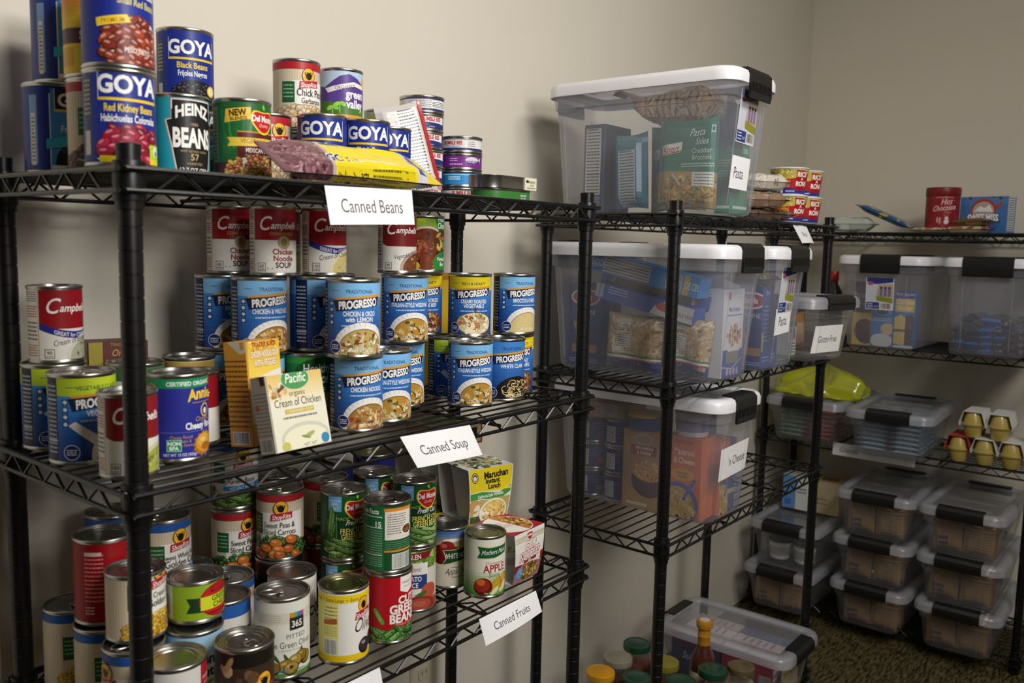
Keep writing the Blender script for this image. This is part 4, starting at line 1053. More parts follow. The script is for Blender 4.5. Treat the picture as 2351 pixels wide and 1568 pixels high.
Q2 = Z3+.1115; Q3 = Z3+.223
D = {'lid': 'tin_dark'}
rowcans([
 ('srcorn', S, .045, .271, Z3, 30, 'cream corn can with blue band at the far left, beside the rear post', {'tab': 20}),
 ('srcorn', S, .046, .182, Z3, 30, 'cream golden corn can with blue band under the tall red can'),
 ('bigred', (.0385, .114), .054, .192, Q2, 40, 'tall dark red can, the biggest red one at the left'),
 ('srcornplain', S, .041, .096, Z3, -60, 'cream can with blue band low behind the front left post', {'tab': 0}),
 ('srcornred', (.0365, .087), .054, .113, Q2, 36, 'cream corn can with red band, crossed by the front left post', {'tab': 10}),
 ('srcorn', S, .142, .215, Z3, 14, 'cream can with blue band at the back, under the golden corn', D),
 ('srcorn', S, .15, .215, Q2, 20, 'cream golden corn can with blue no salt strip, right of the front left post', {'tab': -60}),
 ('genericblue', S, .121, .2885, Z3, 0, 'can at the very back left, lowest of a hidden pair', D),
 ('genericblue', S, .112, .286, Q2, 0, 'can with blue band high behind the front left post', D),
 ('ggiant', S, .118, .087, Z3, -42, 'pale blue and white vegetable can under the green chiles'),
 ('chili', (.0375, .057), .133, .108, Q2, 4, 'short lime and red can of green chiles', {'lid': 'tin'}),
 ('market2', (.0385, .111), .052, .022, Z3, 30, 'white can with red tab logo low beside the front left post', {'lid': 'tin'}),
 ('srmush', S, .135, .0, Z3, 6, 'black topped can with a big pull ring at the bottom edge of the photo', {'lid': 'tin', 'tab': 25}),
 ('srcornplain', S, .244, .2, Z3, -2, 'cream whole kernel corn can with blue band, left of the green olive can', {'tab': -60}),
 ('olive365', (.0393, .118), .251, .079, Z3, 0, 'white can of pitted green olives with olive picture', {'tab': -75}),
 ('srcorn', S, .226, .281, Z3, 24, 'dark lidded can with blue band in the gap behind the olives', {'tab': -70}),
 ('genericblue', S, .197, .141, Z3, 60, 'can with only a dark lid showing right of the green chiles', D),
 ('market2', S, .318, .145, Z3, 70, 'white can with a wide dark lid just behind the green olive can', D),
 ('arg', S, .345, .215, Z3, 16, 'dark brown can with pale gothic lettering below the peas and carrots'),
 ('srpeas', S, .347, .213, Q2, -14, 'sweet peas and sliced carrots can, front one of the pea cans', {'lid': 'tin', 'tab': -60}),
 ('arg', (.0375, .075), .31, .282, Z3, 40, 'dark brown can deeper in, below the rear peas and carrots can'),
 ('srpeas', S, .31, .282, Z3+.0755, 16, 'sweet peas and sliced carrots can behind the front pea can'),
 ('srgbean', S, .31, .282, Z3+.187, 6, 'cut green beans can with blue band, tucked under the soup shelf'),
 ('redgreen', S, .438, .212, Z3, -4, 'dark red can with green bean stems, behind the yellow olive can'),
 ('srpeas2', S, .438, .212, Q2, 34, 'diced carrots and peas can half hidden left of the green bean cans', {'lid': 'tin', 'tab': -40}),
 ('genericred', S, .395, .285, Q2, 0, 'red banded can whose shiny lid shows behind the peas', {'lid': 'tin', 'tab': -50}),
 ('genericred', S, .395, .285, Z3, 0, 'red banded can at the back wall side, lowest behind the peas'),
 ('dmfrench', S, .412, .135, Z3, 6, 'dark green can just showing below the left french style green beans'),
 ('dmfrench', S, .412, .135, Q2, 16, 'dark green can of french style green beans, left of the two', {'lid': 'tin', 'tab': 5}),
 ('market', S, .425, .045, Z3, 17, 'bright red can of cut green beans', {'lid': 'tin'}),
 ('dmback', S, .423, .047, Q2, 12, 'green can showing its recipe panel and bar code', {'lid': 'tin', 'tab': 15}),
 ('olivesr', (.0378, .113), .336, .046, Z3, 10, 'white and yellow can of black olives', {'lid': 'tin_gold'}),
 ('muir', S, .533, .097, Z3, -16, 'tomato sauce can with a red ribbon, under the right green bean can'),
 ('dmfrench', S, .531, .096, Q2, 20, 'dark green can of french style green beans, right of the two', {'lid': 'tin', 'tab': -55}),
 ('dmfrench', S, .516, .176, Q2, 30, 'dark green can behind, between the two french style bean cans', {'lid': 'tin', 'tab': -60}),
 ('dmfrench', S, .516, .176, Z3, 30, 'dark green can at the bottom behind the bar code can'),
 ('navy', (.043, .111), .505, .285, Z3, 0, 'wide can at the back below the big shiny lid'),
 ('navy', (.043, .105), .505, .285, Q2, 0, 'wide dark can with a big plain shiny lid behind the green beans', {'lid': 'tin'}),
 ('navy', (.0395, .111), .592, .262, Z3, 0, 'navy blue can at the back, lowest below the reddish lettering'),
 ('navy', (.0395, .118), .592, .262, Q2, 24, 'navy blue can with reddish lettering near the soup shelf', {'lid': 'tin_gold'}),
 ('white', S, .645, .123, Z3, 10, 'apple sauce can with a farm sky label and green banner'),
 ('mother', S, .657, .046, Z3, 12, 'cream apple sauce can with painted apples, at the front edge'),
], G3, 'can', 'vegetable_can')
can('tunablue', .0425, .04, .677, .265, Z3, 0, 'short navy can low at the back behind the farm apple sauce', 'can', G3, 'vegetable_can', 'tin_gold')
can('navy', .0425, .105, .677, .265, Z3+.0405, -40, 'navy can with an olive coloured lid behind the right green bean can', 'can', G3, 'vegetable_can', 'tin_gold')
# ---------------------------------------------------------------- boxes, pouches, bags
def carton(name, label, cat, group, loc, rz, w, d, h, bg, front=None, left=None, right=None, top=None, back=None, tilt=(0, 0), parts=None, bev=.0015):
    """printed cardboard box: origin at the middle of its base, front towards -y; artwork in mm"""
    mb = MB()
    mb.loft([(0, 0, 0, w/2, d/2, bev), (0, 0, h, w/2, d/2, bev)], 1, col=bg)
    W, Dp, H = w*1000, d*1000, h*1000
    e = .0002
    faces = [(front, lambda u, v, o, i, j: (u/1000, -d/2-e-o, v/1000), -W/2, W/2, H),
             (back, lambda u, v, o, i, j: (-u/1000, d/2+e+o, v/1000), -W/2, W/2, H),
             (left, lambda u, v, o, i, j: (-w/2-e-o, -u/1000, v/1000), -Dp/2, Dp/2, H),
             (right, lambda u, v, o, i, j: (w/2+e+o, u/1000, v/1000), -Dp/2, Dp/2, H)]
    for a, F, u0, u1, vh in faces:
        if a: a.emit(mb, F, u0+bev*900, u1-bev*900, .2, vh-.2, eps=8e-6)
    if top: top.emit(mb, lambda u, v, o, i, j: (u/1000, v/1000, h+e+o), -W/2, W/2, -Dp/2, Dp/2, eps=8e-6)
    o = mb.build(name, 'card', None, smooth=0)
    o.location = loc; o.rotation_euler = (tilt[0], tilt[1], rz)
    return tag(o, label, cat, group)

def pillow(name, label, cat, group, loc, rot, L, W, T, art, bg, seal=.012, mtl='film', seed=1, lump=.0, nu=20, nv=12, back=None, both=True):
    """filled film bag lying flat: x along its length, art printed on the upper face (mm, u along x, v along y)"""
    rd = random.Random(seed)
    ph = [rd.uniform(0, 6) for _ in range(6)]
    def prof(s, t):
        a = max(0, min(1, (min(s, 1-s)*L-seal)/(L*.16))); b = max(0, min(1, (min(t, 1-t))*W/(W*.2)))
        k = (a*(2-a))**.8*(b*(2-b))**.7
        return T/2*k*(1+lump*(math.sin(9*s+ph[0])*math.sin(7*t+ph[1])+.6*math.sin(17*s+ph[2])*math.sin(15*t+ph[3])))+.0006
    mb = MB()
    def S(u, v, off, side):
        s, t = u/(L*1000)+.5, v/(W*1000)+.5
        crimp = .0012*math.sin(s*90) if (min(s, 1-s)*L < seal) else 0
        return ((s-.5)*L, (t-.5)*W*(1-.06*math.sin(PI*s)), side*(prof(s, t)+off)+crimp+T/2)
    gu, gv = L*1000/nu, W*1000/nv
    def FF(side):
        def F(u, v, off, i, j):
            u0, v0 = -L*500+i*gu, -W*500+j*gv
            p, q = (u-u0)/gu, (v-v0)/gv
            a, b, c, d = S(u0, v0, off, side), S(u0+gu, v0, off, side), S(u0, v0+gv, off, side), S(u0+gu, v0+gv, off, side)
            return tuple((a[k]*(1-p)+b[k]*p)*(1-q)+(c[k]*(1-p)+d[k]*p)*q for k in range(3))
        return F
    for side in (1, -1):
        vs = []; fs = []
        for j in range(nv+1):
            for i in range(nu+1): vs.append(S(-L*500+i*gu, -W*500+j*gv, 0, side))
        for j in range(nv):
            for i in range(nu):
                q = (j*(nu+1)+i, j*(nu+1)+i+1, (j+1)*(nu+1)+i+1, (j+1)*(nu+1)+i)
                fs.append(q if side > 0 else q[::-1])
        mb.add(vs, fs, bg)
    if art: art.emit(mb, FF(1), -L*500, L*500, -W*500, W*500, nu, nv, eps=8e-6, base=.0004)
    if back: back.emit(mb, FF(-1), -L*500, L*500, -W*500, W*500, nu, nv, eps=8e-6, base=.0004)
    o = mb.build(name, mtl, None, smooth=60)
    o.location = loc; o.rotation_euler = rot
    return tag(o, label, cat, group)

# lying bag of red beans at the front of the top shelf
a = Art()
a.R(-140, -60, -62, 60, '6e4850'); a.chips(-98, -4, 36, 46, 420, 3.4, ['7a4650', '8a5660', '5a343e', '9a6a70'], 3)
a.R(-64, -60, -58, 60, 'b8a8a0')
a.R(-58, -60, 92, 60, 'e8d21e'); a.R(-56, 14, -22, 60, '23308a'); a.T('GOYA', -38, -22, 13, '23308a', b=.04, out='f6f4ee', ow=.03); a.T('Red Kidney Beans', 20, -22, 10, 'f2eac0', w=.7, b=.03)
a.R(-56, -60, 88, -28, 'd8c41c'); a.T('Nutrition Facts', -28, -42, 7, '1e1c10', w=.85, b=.03); a.lines(-56, -58, -6, -46, 3, '3a3410', .5); a.lines(6, -54, 84, -32, 5, '6a6014', .4)
a.R(92, -60, 128, 60, 'c9c8cc'); a.R(96, -40, 112, 30, '3a4488'); a.R(112, -60, 140, 60, 'd9c42a')
pillow('bean_bag', 'clear and yellow bag of red beans lying along the front of the top shelf', 'bag', None, (.352, .05, Z1+.019), (.55, 0, -.02), .285, .08, .03, a, '6e4850', lump=.12, seed=4, back=a)
# silver pouch leaning against the tuna stack
a = Art()
W_, H_ = 88, 190
a.R(-44, -95, 44, 95, 'c9c6c4'); a.R(34, -95, 44, 95, 'a8201e'); a.Q([(-44, 20), (-16, -95), (-44, -95)], 'b82420'); a.Q([(-44, 36), (-44, 22), (0, 30), (0, 40)], 'b07a34')
a.T('BUMBLE BEE', -22, 44, 6, 'a83a34', w=.7, sh=.25, rot=.1); a.Q([(-44, 14), (-6, 22), (-6, 27), (-44, 19)], 'c83a2c')
a.facts(-8, -84, 31, 72, 'd8d6d4', '35353a', 7, 26)
def turned(yaw, lean, spin):
    return (Matrix.Rotation(math.radians(yaw), 3, 'Z') @ Matrix.Rotation(math.radians(lean), 3, 'X') @ Matrix.Rotation(math.radians(spin), 3, 'Z')).to_euler()
pillow('tuna_pouch', 'silver tuna pouch with red edge leaning in front of the tall tuna stack', 'pouch', None, (.606, .198, Z1+.085), turned(-28, 84, 14), .085, .16, .014, a, 'c9c6c4', seal=.004, nu=14, nv=16)
# oval fish tins
def oval_tin(label, loc, bg, art, boxed=False):
    t = empty('fish_tin', loc, -.05, label, 'tin', 'oval fish tins at the right end of the top shelf')
    MB().loft([(0, 0, 0, .058, .033, .03), (0, 0, .001, .06, .035, .032), (0, 0, .020, .06, .035, .032), (0, 0, .0215, .061, .036, .033), (0, 0, .0228, .061, .036, .033), (0, 0, .0232, .059, .034, .031), (0, 0, .021, .0575, .0325, .03)], 8).build('tin_body', 'tin', t)
    mb = MB()
    if boxed:
        mb.box(.03, -.0372, .0005, .0625, .0372, .0226, 'e2dcc4')
        art.emit(mb, lambda u, v, o, i, j: (u/1000, -.0374-o, v/1000), 30, 62.5, .5, 22.6, eps=8e-6)
        art.emit(mb, lambda u, v, o, i, j: (.0627+o, u/1000-.067, v/1000), 30, 100, .5, 22.6, eps=8e-6)
    else:
        mb.loft([(0, 0, .002, .0603, .0353, .0323), (0, 0, .0195, .0603, .0353, .0323)], 8, False, False, col=bg)
        art.emit(mb, lambda u, v, o, i, j: (u/1000, -.0356-o, v/1000), -28, 30, 2, 19.5, eps=8e-6)
    mb.build('paper_band', 'label', t, smooth=30)
    return t
a = Art(); a.T('SARDINE', 22, 11, 4, 'e8f0e4', w=.7); a.T('FILLETS', 22, 5.5, 4, 'e8f0e4', w=.7)
oval_tin('green banded oval fish tin lying at the right end of the top shelf', (.752, .105, Z1), '3a7a34', a)
a = Art(); a.E(37, 16, 4, 2.4, '26302a'); a.T('HERRING', 50, 13, 4, '3a3a34', w=.75); a.T('FILLETS', 50, 8, 3, '3a3a34', w=.75); a.lines(36, 3, 60, 6, 1, '6a6a60')
oval_tin('bare silver oval fish tin with a cream paper end, on the green banded one', (.748, .107, Z1+.0236), '', a, True)

# soup cartons leaning at the front of the soup shelf
a = Art(); W = 66; H = 150
for i in range(10): a.R(-33, 92+i*6, 33, 98+i*6, mix('ecd05a', 'e0a82a', i/10))
a.chips(0, 136, 33, 12, 60, 2.4, ['d8a030', 'f0d878'], 3)
a.R(-33, 0, 33, 40, 'd8b86a'); a.P([(-33, 88), (33, 100), (33, 40), (-33, 40)], 'e9e6e2'); a.E(6, 50, 30, 26, 'f2efea', 28); a.E(8, 46, 26, 20, 'c89a4a', 26); a.chips(8, 46, 24, 18, 40, 3, ['e0b85a', 'c8742c', '8a9a3a'], 5)
a.K([(-33, 84), (-16, 64)], 3, 'b8b4b0'); a.R(-33, 30, -4, 40, 'e8e4e0')
a.T("TRADER JOE'S", 0, 132, 6, 'b03a24', w=.85, b=.03); a.T('CHICKEN NOODLE SOUP', 1, 118, 8, 'f4ecd8', w=.4, b=.03, out='c08a28'); a.T('WITH VEGGIES', 1, 106, 8, 'f4ecd8', w=.56, b=.03, out='c08a28')
l = Art(); l.R(-30, 0, 30, 150, 'd9982a'); l.lines(-20, 24, 20, 118, 14, '6a3c14', .35, 4); l.P([(-22, 148), (22, 148), (22, 126), (8, 124)], 'd8d0c4'); l.Q([(9, 130), (15, 130), (15, 140), (9, 140)], 'd9982a'); l.P([(6, 140), (18, 140), (12, 146)], 'd9982a'); l.bars(-14, 3, 14, 20, 5)
carton('soup_carton', 'tall yellow soup carton reading Chicken Noodle Soup with Veggies', 'carton', 'soup cartons at the front of the soup shelf', (.219, .084, Z2+.0022), math.radians(14), .066, .04, .14, 'd9a23a', a, l, tilt=(math.radians(-5), 0))
a = Art()
for i in range(10): a.R(-46, 60+i*5, 46, 65+i*5, mix('ece6cc', 'dfb04a', i/10))
a.R(-46, 0, 46, 60, 'e9e6d2'); a.chips(-32, 78, 14, 10, 26, 4, ['f0e8d0', 'c89a5a', 'e0c890'], 6); a.K([(-30, 78), (-16, 86)], 4, '6a4a34')
a.E(0, 92, 24, 15, 'cfe0c0', 28); a.E(0, 92, 23, 14, '4f9a58', 28); a.T('Pacific', 0, 87, 12, 'f2f6ec', w=.8, sh=.2, b=.01)
a.T('organic', 0, 70, 7, '6a5a3a', w=.9); a.T('Cream of Chicken', 0, 57, 10, '3a3230', w=.72); a.R(-24, 47, 24, 53, 'c8b03a'); a.T('CONDENSED SOUP', 0, 48.2, 3.6, 'f4f0dc', w=.95); a.lines(-28, 39, 28, 45, 1, '8a8478')
a.E(4, 14, 40, 20, 'cfd0bc', 30); a.E(4, 13, 36, 16, 'ece8cc', 28); a.E(10, 16, 10, 3, 'a8b07a', 14, .3); a.E(4, 14, 8, 2, '8a9a5a', 12, -.3); a.E(-30, 6, 7, 6, 'c8c46a', 16); a.E(36, 8, 7, 7, '3a8ab8', 16); a.T('NET WT', 10, 2, 4, '5a5a50')
l = Art(); l.R(-30, 0, 30, 110, 'b8b2a2'); l.P([(-18, 108), (18, 108), (18, 84)], 'b88a34'); l.Q([(4, 88), (12, 88), (12, 98), (4, 98)], '1e1a14'); l.P([(1, 98), (15, 98), (8, 106)], '1e1a14'); l.lines(-14, 22, 14, 80, 12, '8a8474', .35); l.bars(-12, 2, 12, 20, 6); l.E(-8, 60, 4, 4, 'c8502c', 10)
carton('soup_carton', 'cream and gold cream of chicken carton leaning back against the yellow carton', 'carton', 'soup cartons at the front of the soup shelf', (.228, .012, Z2+.004), math.radians(3), .094, .032, .1, 'cfc8b4', a, l, tilt=(math.radians(-13), 0))
a = Art(); a.R(-40, 0, 40, 150, '4a1d16'); a.P([(-40, 150), (-4, 150), (-16, 138), (-18, 90), (-40, 90)], '9a8a2c'); a.R(-20, 60, 40, 134, '5a2018'); a.T("TRADER JOE'S", 8, 126, 4.4, 'a8842c', w=.9); a.T('Organic', 8, 112, 9, 'c89a4a', w=.8, sh=.25); a.T('Lentil Vegetable', 8, 99, 9, 'c89a4a', w=.6, sh=.25); a.T('Soup', 12, 86, 9, 'c89a4a', w=.8, sh=.25); a.R(-40, 143, 40, 150, '9a7a2a')
carton('soup_carton', 'brown and olive lentil soup carton behind the front left post', 'carton', None, (.126, .29, Z2), math.radians(-18), .078, .045, .132, '4a1d16', a)
a = Art(); a.R(-60, 0, 60, 230, 'e2b81e'); a.R(-60, 206, 60, 216, 'c8841a'); a.lines(30, 20, 56, 200, 14, '8a5a1a', .3)
carton('soup_carton', 'large yellow carton at the back, showing between the creamy and broccoli soups', 'carton', None, (.79, .292, Z2), math.radians(-4), .13, .04, .218, 'dcae20', a, None, a, top=Art().R(-80, -40, 80, 40, 'b85a1c'))

# noodle cups in paper sleeves
def noodle_cup(label, loc, rz, wt, wb, h, sleeve, front, top, cup_art=None, side='d9d9da'):
    t = empty('noodle_cup', loc, rz, label, 'noodle cup', 'instant noodle cups at the right end of the vegetable shelf')
    c = MB().lathe([(0, .002), (wb*.36, .002), (wb*.37, 0), (wt*.44, h-.012), (wt*.455, h-.012), (wt*.455, h-.006), (wt*.44, h-.004), (0, h-.004)], 40).build('foam_cup', 'foam', t)
    if cup_art:
        mb = MB()
        for k in range(40):
            a0, a1 = 2*PI*k/40, 2*PI*(k+1)/40
            for z0, z1, cc in cup_art:
                def q(a, z): r = wb*.37+(wt*.44-wb*.37)*z/(h-.012)+.0005; return (r*math.cos(a), r*math.sin(a), z)
                if z0 < 0:
                    if k % 2: continue
                    z0, z1 = -z0, abs(z1)
                mb.add([q(a0, z0), q(a1, z0), q(a1, z1), q(a0, z1)], [(0, 1, 2, 3)], cc)
        mb.build('cup_print', 'label', t, smooth=0)
    mb = MB()
    th = .0006
    for sg, ar in ((-1, front), (1, front)):
        def F(u, v, o, i, j, sg=sg):
            s = v/1000/h
            hw = (wb+(wt-wb)*s)/2/(wt/2)
            bow = .004*math.sin(PI*s)
            return (-sg*u/1000*hw, sg*((wb+(wt-wb)*s)/2+bow+th+o), v/1000)
        U = wt*500
        Art().R(-U, 0, U, h*1000, sleeve).emit(mb, F, -U, U, 0, h*1000, 1, 8, eps=0)
        Art().R(-U, 0, U, h*1000, 'd2cfca').emit(mb, lambda u, v, o, i, j: F(-u, v, -th, i, j), -U, U, 0, h*1000, 1, 8, eps=0)
        if ar: ar.emit(mb, F, -U, U, 0, h*1000, 1, 8, eps=8e-6)
    U = wt*500
    Art().R(-U, -U, U, U, sleeve).emit(mb, lambda u, v, o, i, j: (u/1000, v/1000, h+o), -U, U, -U, U, eps=0)
    if top: top.emit(mb, lambda u, v, o, i, j: (u/1000, v/1000, h+.0002+o), -U, U, -U, U, eps=8e-6)
    mb.box(-wb/2, -wb/2-th, 0, wb/2, wb/2+th, .0008, sleeve)
    mb.build('paper_sleeve', 'card', t, smooth=0)
    return t
a = Art()
a.R(-50, 60, 50, 106, 'ecd61e'); a.R(-50, 0, 50, 46, 'b8a868')
a.P([(-50, 60), (-50, 46), (-20, 48), (20, 40), (50, 54), (50, 68), (20, 55), (-20, 61)], '3f9a44'); a.K([(-50, 61), (-20, 62.5), (20, 56), (50, 69)], 1.2, 'f2f2ec', False); a.K([(-50, 45), (-20, 47), (20, 39), (50, 53)], 1.6, 'f2f2ec', False)
a.E(-38, 90, 8, 10, '23286a', 22); a.E(-38, 90, 6.6, 8.4, 'f0e05a', 22); a.E(-38, 90, 5, 6.4, '23286a', 20); a.E(-38, 89, 3.6, 4.4, 'f0eee0', 16)
a.T('Maruchan', 12, 87, 12, '1c1a1a', w=.82, b=.04, rot=.04); a.T('Instant', 4, 76.5, 9, '1c1a1a', w=.95, b=.04); a.T('Lunch', 8, 65.5, 9, '1c1a1a', w=.95, b=.04); a.T('California Style Vegetable', 0, 50, 6, 'f4f4ee', w=.7, b=.02, rot=.03)
a.E(-40, 34, 14, 14, 'c89a5a', 20); a.E(-34, 24, 8, 14, 'e4dcc4', 18, -.3); a.R(-50, 0, -16, 14, '4a5a2c'); a.E(10, 18, 36, 27, 'f0eeea', 30); a.E(11, 20, 32, 22, 'd9c06a', 28); a.chips(11, 20, 30, 20, 60, 3, ['e6d08a', '7a9a3a', 'c8803c', 'f0e0a8'], 4)
for i in range(9): a.K([(8+12*math.cos(q*.7+i), 26+9*math.sin(q*.7+i*.8)) for q in range(6)], 1.5, ('efdc96', 'dcc06a')[i % 2], False)
tp = Art().chips(0, 0, 50, 50, 90, 7, ['5a6a3a', '8a9a4a', '3a4a24', 'b8a868', 'd8cfa8'], 5)
noodle_cup('yellow and green instant noodle cup in a paper sleeve, the topmost of the noodle cups', (.762, .163, Z3+.089), math.radians(-14), .104, .088, .106, 'e6e4de', a, tp)
noodle_cup('yellow sleeved noodle cup hidden underneath the topmost yellow and green one', (.742, .172, Z3), math.radians(-8), .1, .084, .088, 'ecd61e', a, tp)
a = Art()
for i in range(30): a.R(-50+i*3.4, 82, -48.2+i*3.4, 89, 'b8ac74')
a.R(-50, 79, 50, 80.6, 'b8ac74'); a.P([(-9, 92), (9, 92), (6, 82), (0, 79), (-6, 82)], 'b81c2a'); a.T('NISSIN', 0, 85, 4, 'f6e8e8', w=.8, b=.04)
a.T('CUP', 4, 61, 15, 'f4f2ee', w=.85, b=.04, out='b8202c', ow=.05, rot=.04); a.T('NOODLES', 2, 44, 15, 'f4f2ee', w=.68, b=.04, out='b8202c', ow=.05, rot=.06)
a.Q([(-18, 36), (26, 38), (26, 43), (-18, 41)], '9a1c2a'); a.T('BEEF', 2, 37, 4, 'f0e0d8', b=.03)
a.P([(-50, 36), (-20, 36), (50, 30), (50, 0), (-50, 0)], 'a87a80'); a.P([(-50, 38), (-22, 36), (-50, 20)], '9a1c2a'); a.P([(40, 46), (50, 50), (50, 20), (44, 26)], 'b8202c'); a.E(6, 18, 34, 17, '8a5a2c', 26); a.chips(6, 18, 32, 15, 80, 3.4, ['d9a83c', 'b8742c', '5a3414', 'e6c860', '6a7a2c'], 5); a.E(-30, 20, 12, 12, '5f9ad8', 22); a.E(-30, 20, 9, 9, '7fb4e6', 20)
tp = Art(); tp.R(-50, -50, 50, 50, 'a81c28'); tp.E(0, 0, 47, 47, 'f0eeea', 36); tp.P([(4, 46), (4, -46), (30, -36), (44, -14), (46, 8), (36, 30), (20, 42)], 'b87a34'); tp.chips(24, 0, 18, 34, 80, 4.4, ['e6b83c', 'c8742c', '5a3418', 'f0d070', '7a3a1c'], 6); tp.T('CUP', -20, 8, 10, 'f4f0ee', b=.04, out='b8202c', rot=-.1); tp.T('NOODLES', -20, -8, 10, 'f4f0ee', b=.04, w=.6, out='b8202c', rot=-.1)
noodle_cup('red and white noodle cup in a paper sleeve beside the apple sauce', (.745, .066, Z3), math.radians(4), .098, .082, .096, 'ece9e4', a, tp, [(-.06, .068, 'b8ac74'), (.056, .058, 'b8ac74'), (.03, .045, 'd8b8b8')])
# bowls behind
def bowl(label, loc, band):
    t = empty('noodle_bowl', loc, 0, label, 'noodle bowl', 'white noodle bowls at the back of the vegetable shelf')
    MB().lathe([(0, 0), (.034, 0), (.036, .004), (.055, .05), (.059, .052), (.059, .058), (.056, .06), (0, .06)], 40).build('foam_bowl', 'foam', t)
    MB().lathe([(.0385, .010), (.0525, .044)], 40, col=band).build('printed_band', 'label', t)
    return t
bowl('white noodle bowl with a pale band, lower one behind the yellow noodle cup', (.782, .279, Z3+.09), 'b8c49a')
carton('noodle_carton', 'carton at the back wall side of the vegetable shelf under the bowls', 'carton', None, (.79, .279, Z3), 0, .12, .1, .0895, '6a5a34')
bowl('white noodle bowl, upper one behind the topmost noodle cup', (.782, .279, Z3+.1505), 'd8d8d4')
a = Art(); a.R(-60, 0, 60, 44, '8a4a2c'); a.R(18, 4, 54, 40, 'c8b48a'); a.R(24, 10, 44, 34, '1e1c14'); a.T('3', 30, 13, 16, 'd8d82a', b=.04); a.T('min', 39, 14, 6, 'd8d82a', b=.03); a.E(-20, 30, 36, 10, 'd8d4c4')
carton('noodle_carton', 'flat brown carton with a black 3 minute mark, topmost behind the noodle cups', 'carton', None, (.79, .272, Z3+.211), math.radians(-6), .12, .1, .044, '9a7a4a', a, None, a, Art().R(-60, -50, 60, 50, 'c8b890').E(-6, 0, 46, 40, '8aa06a'))
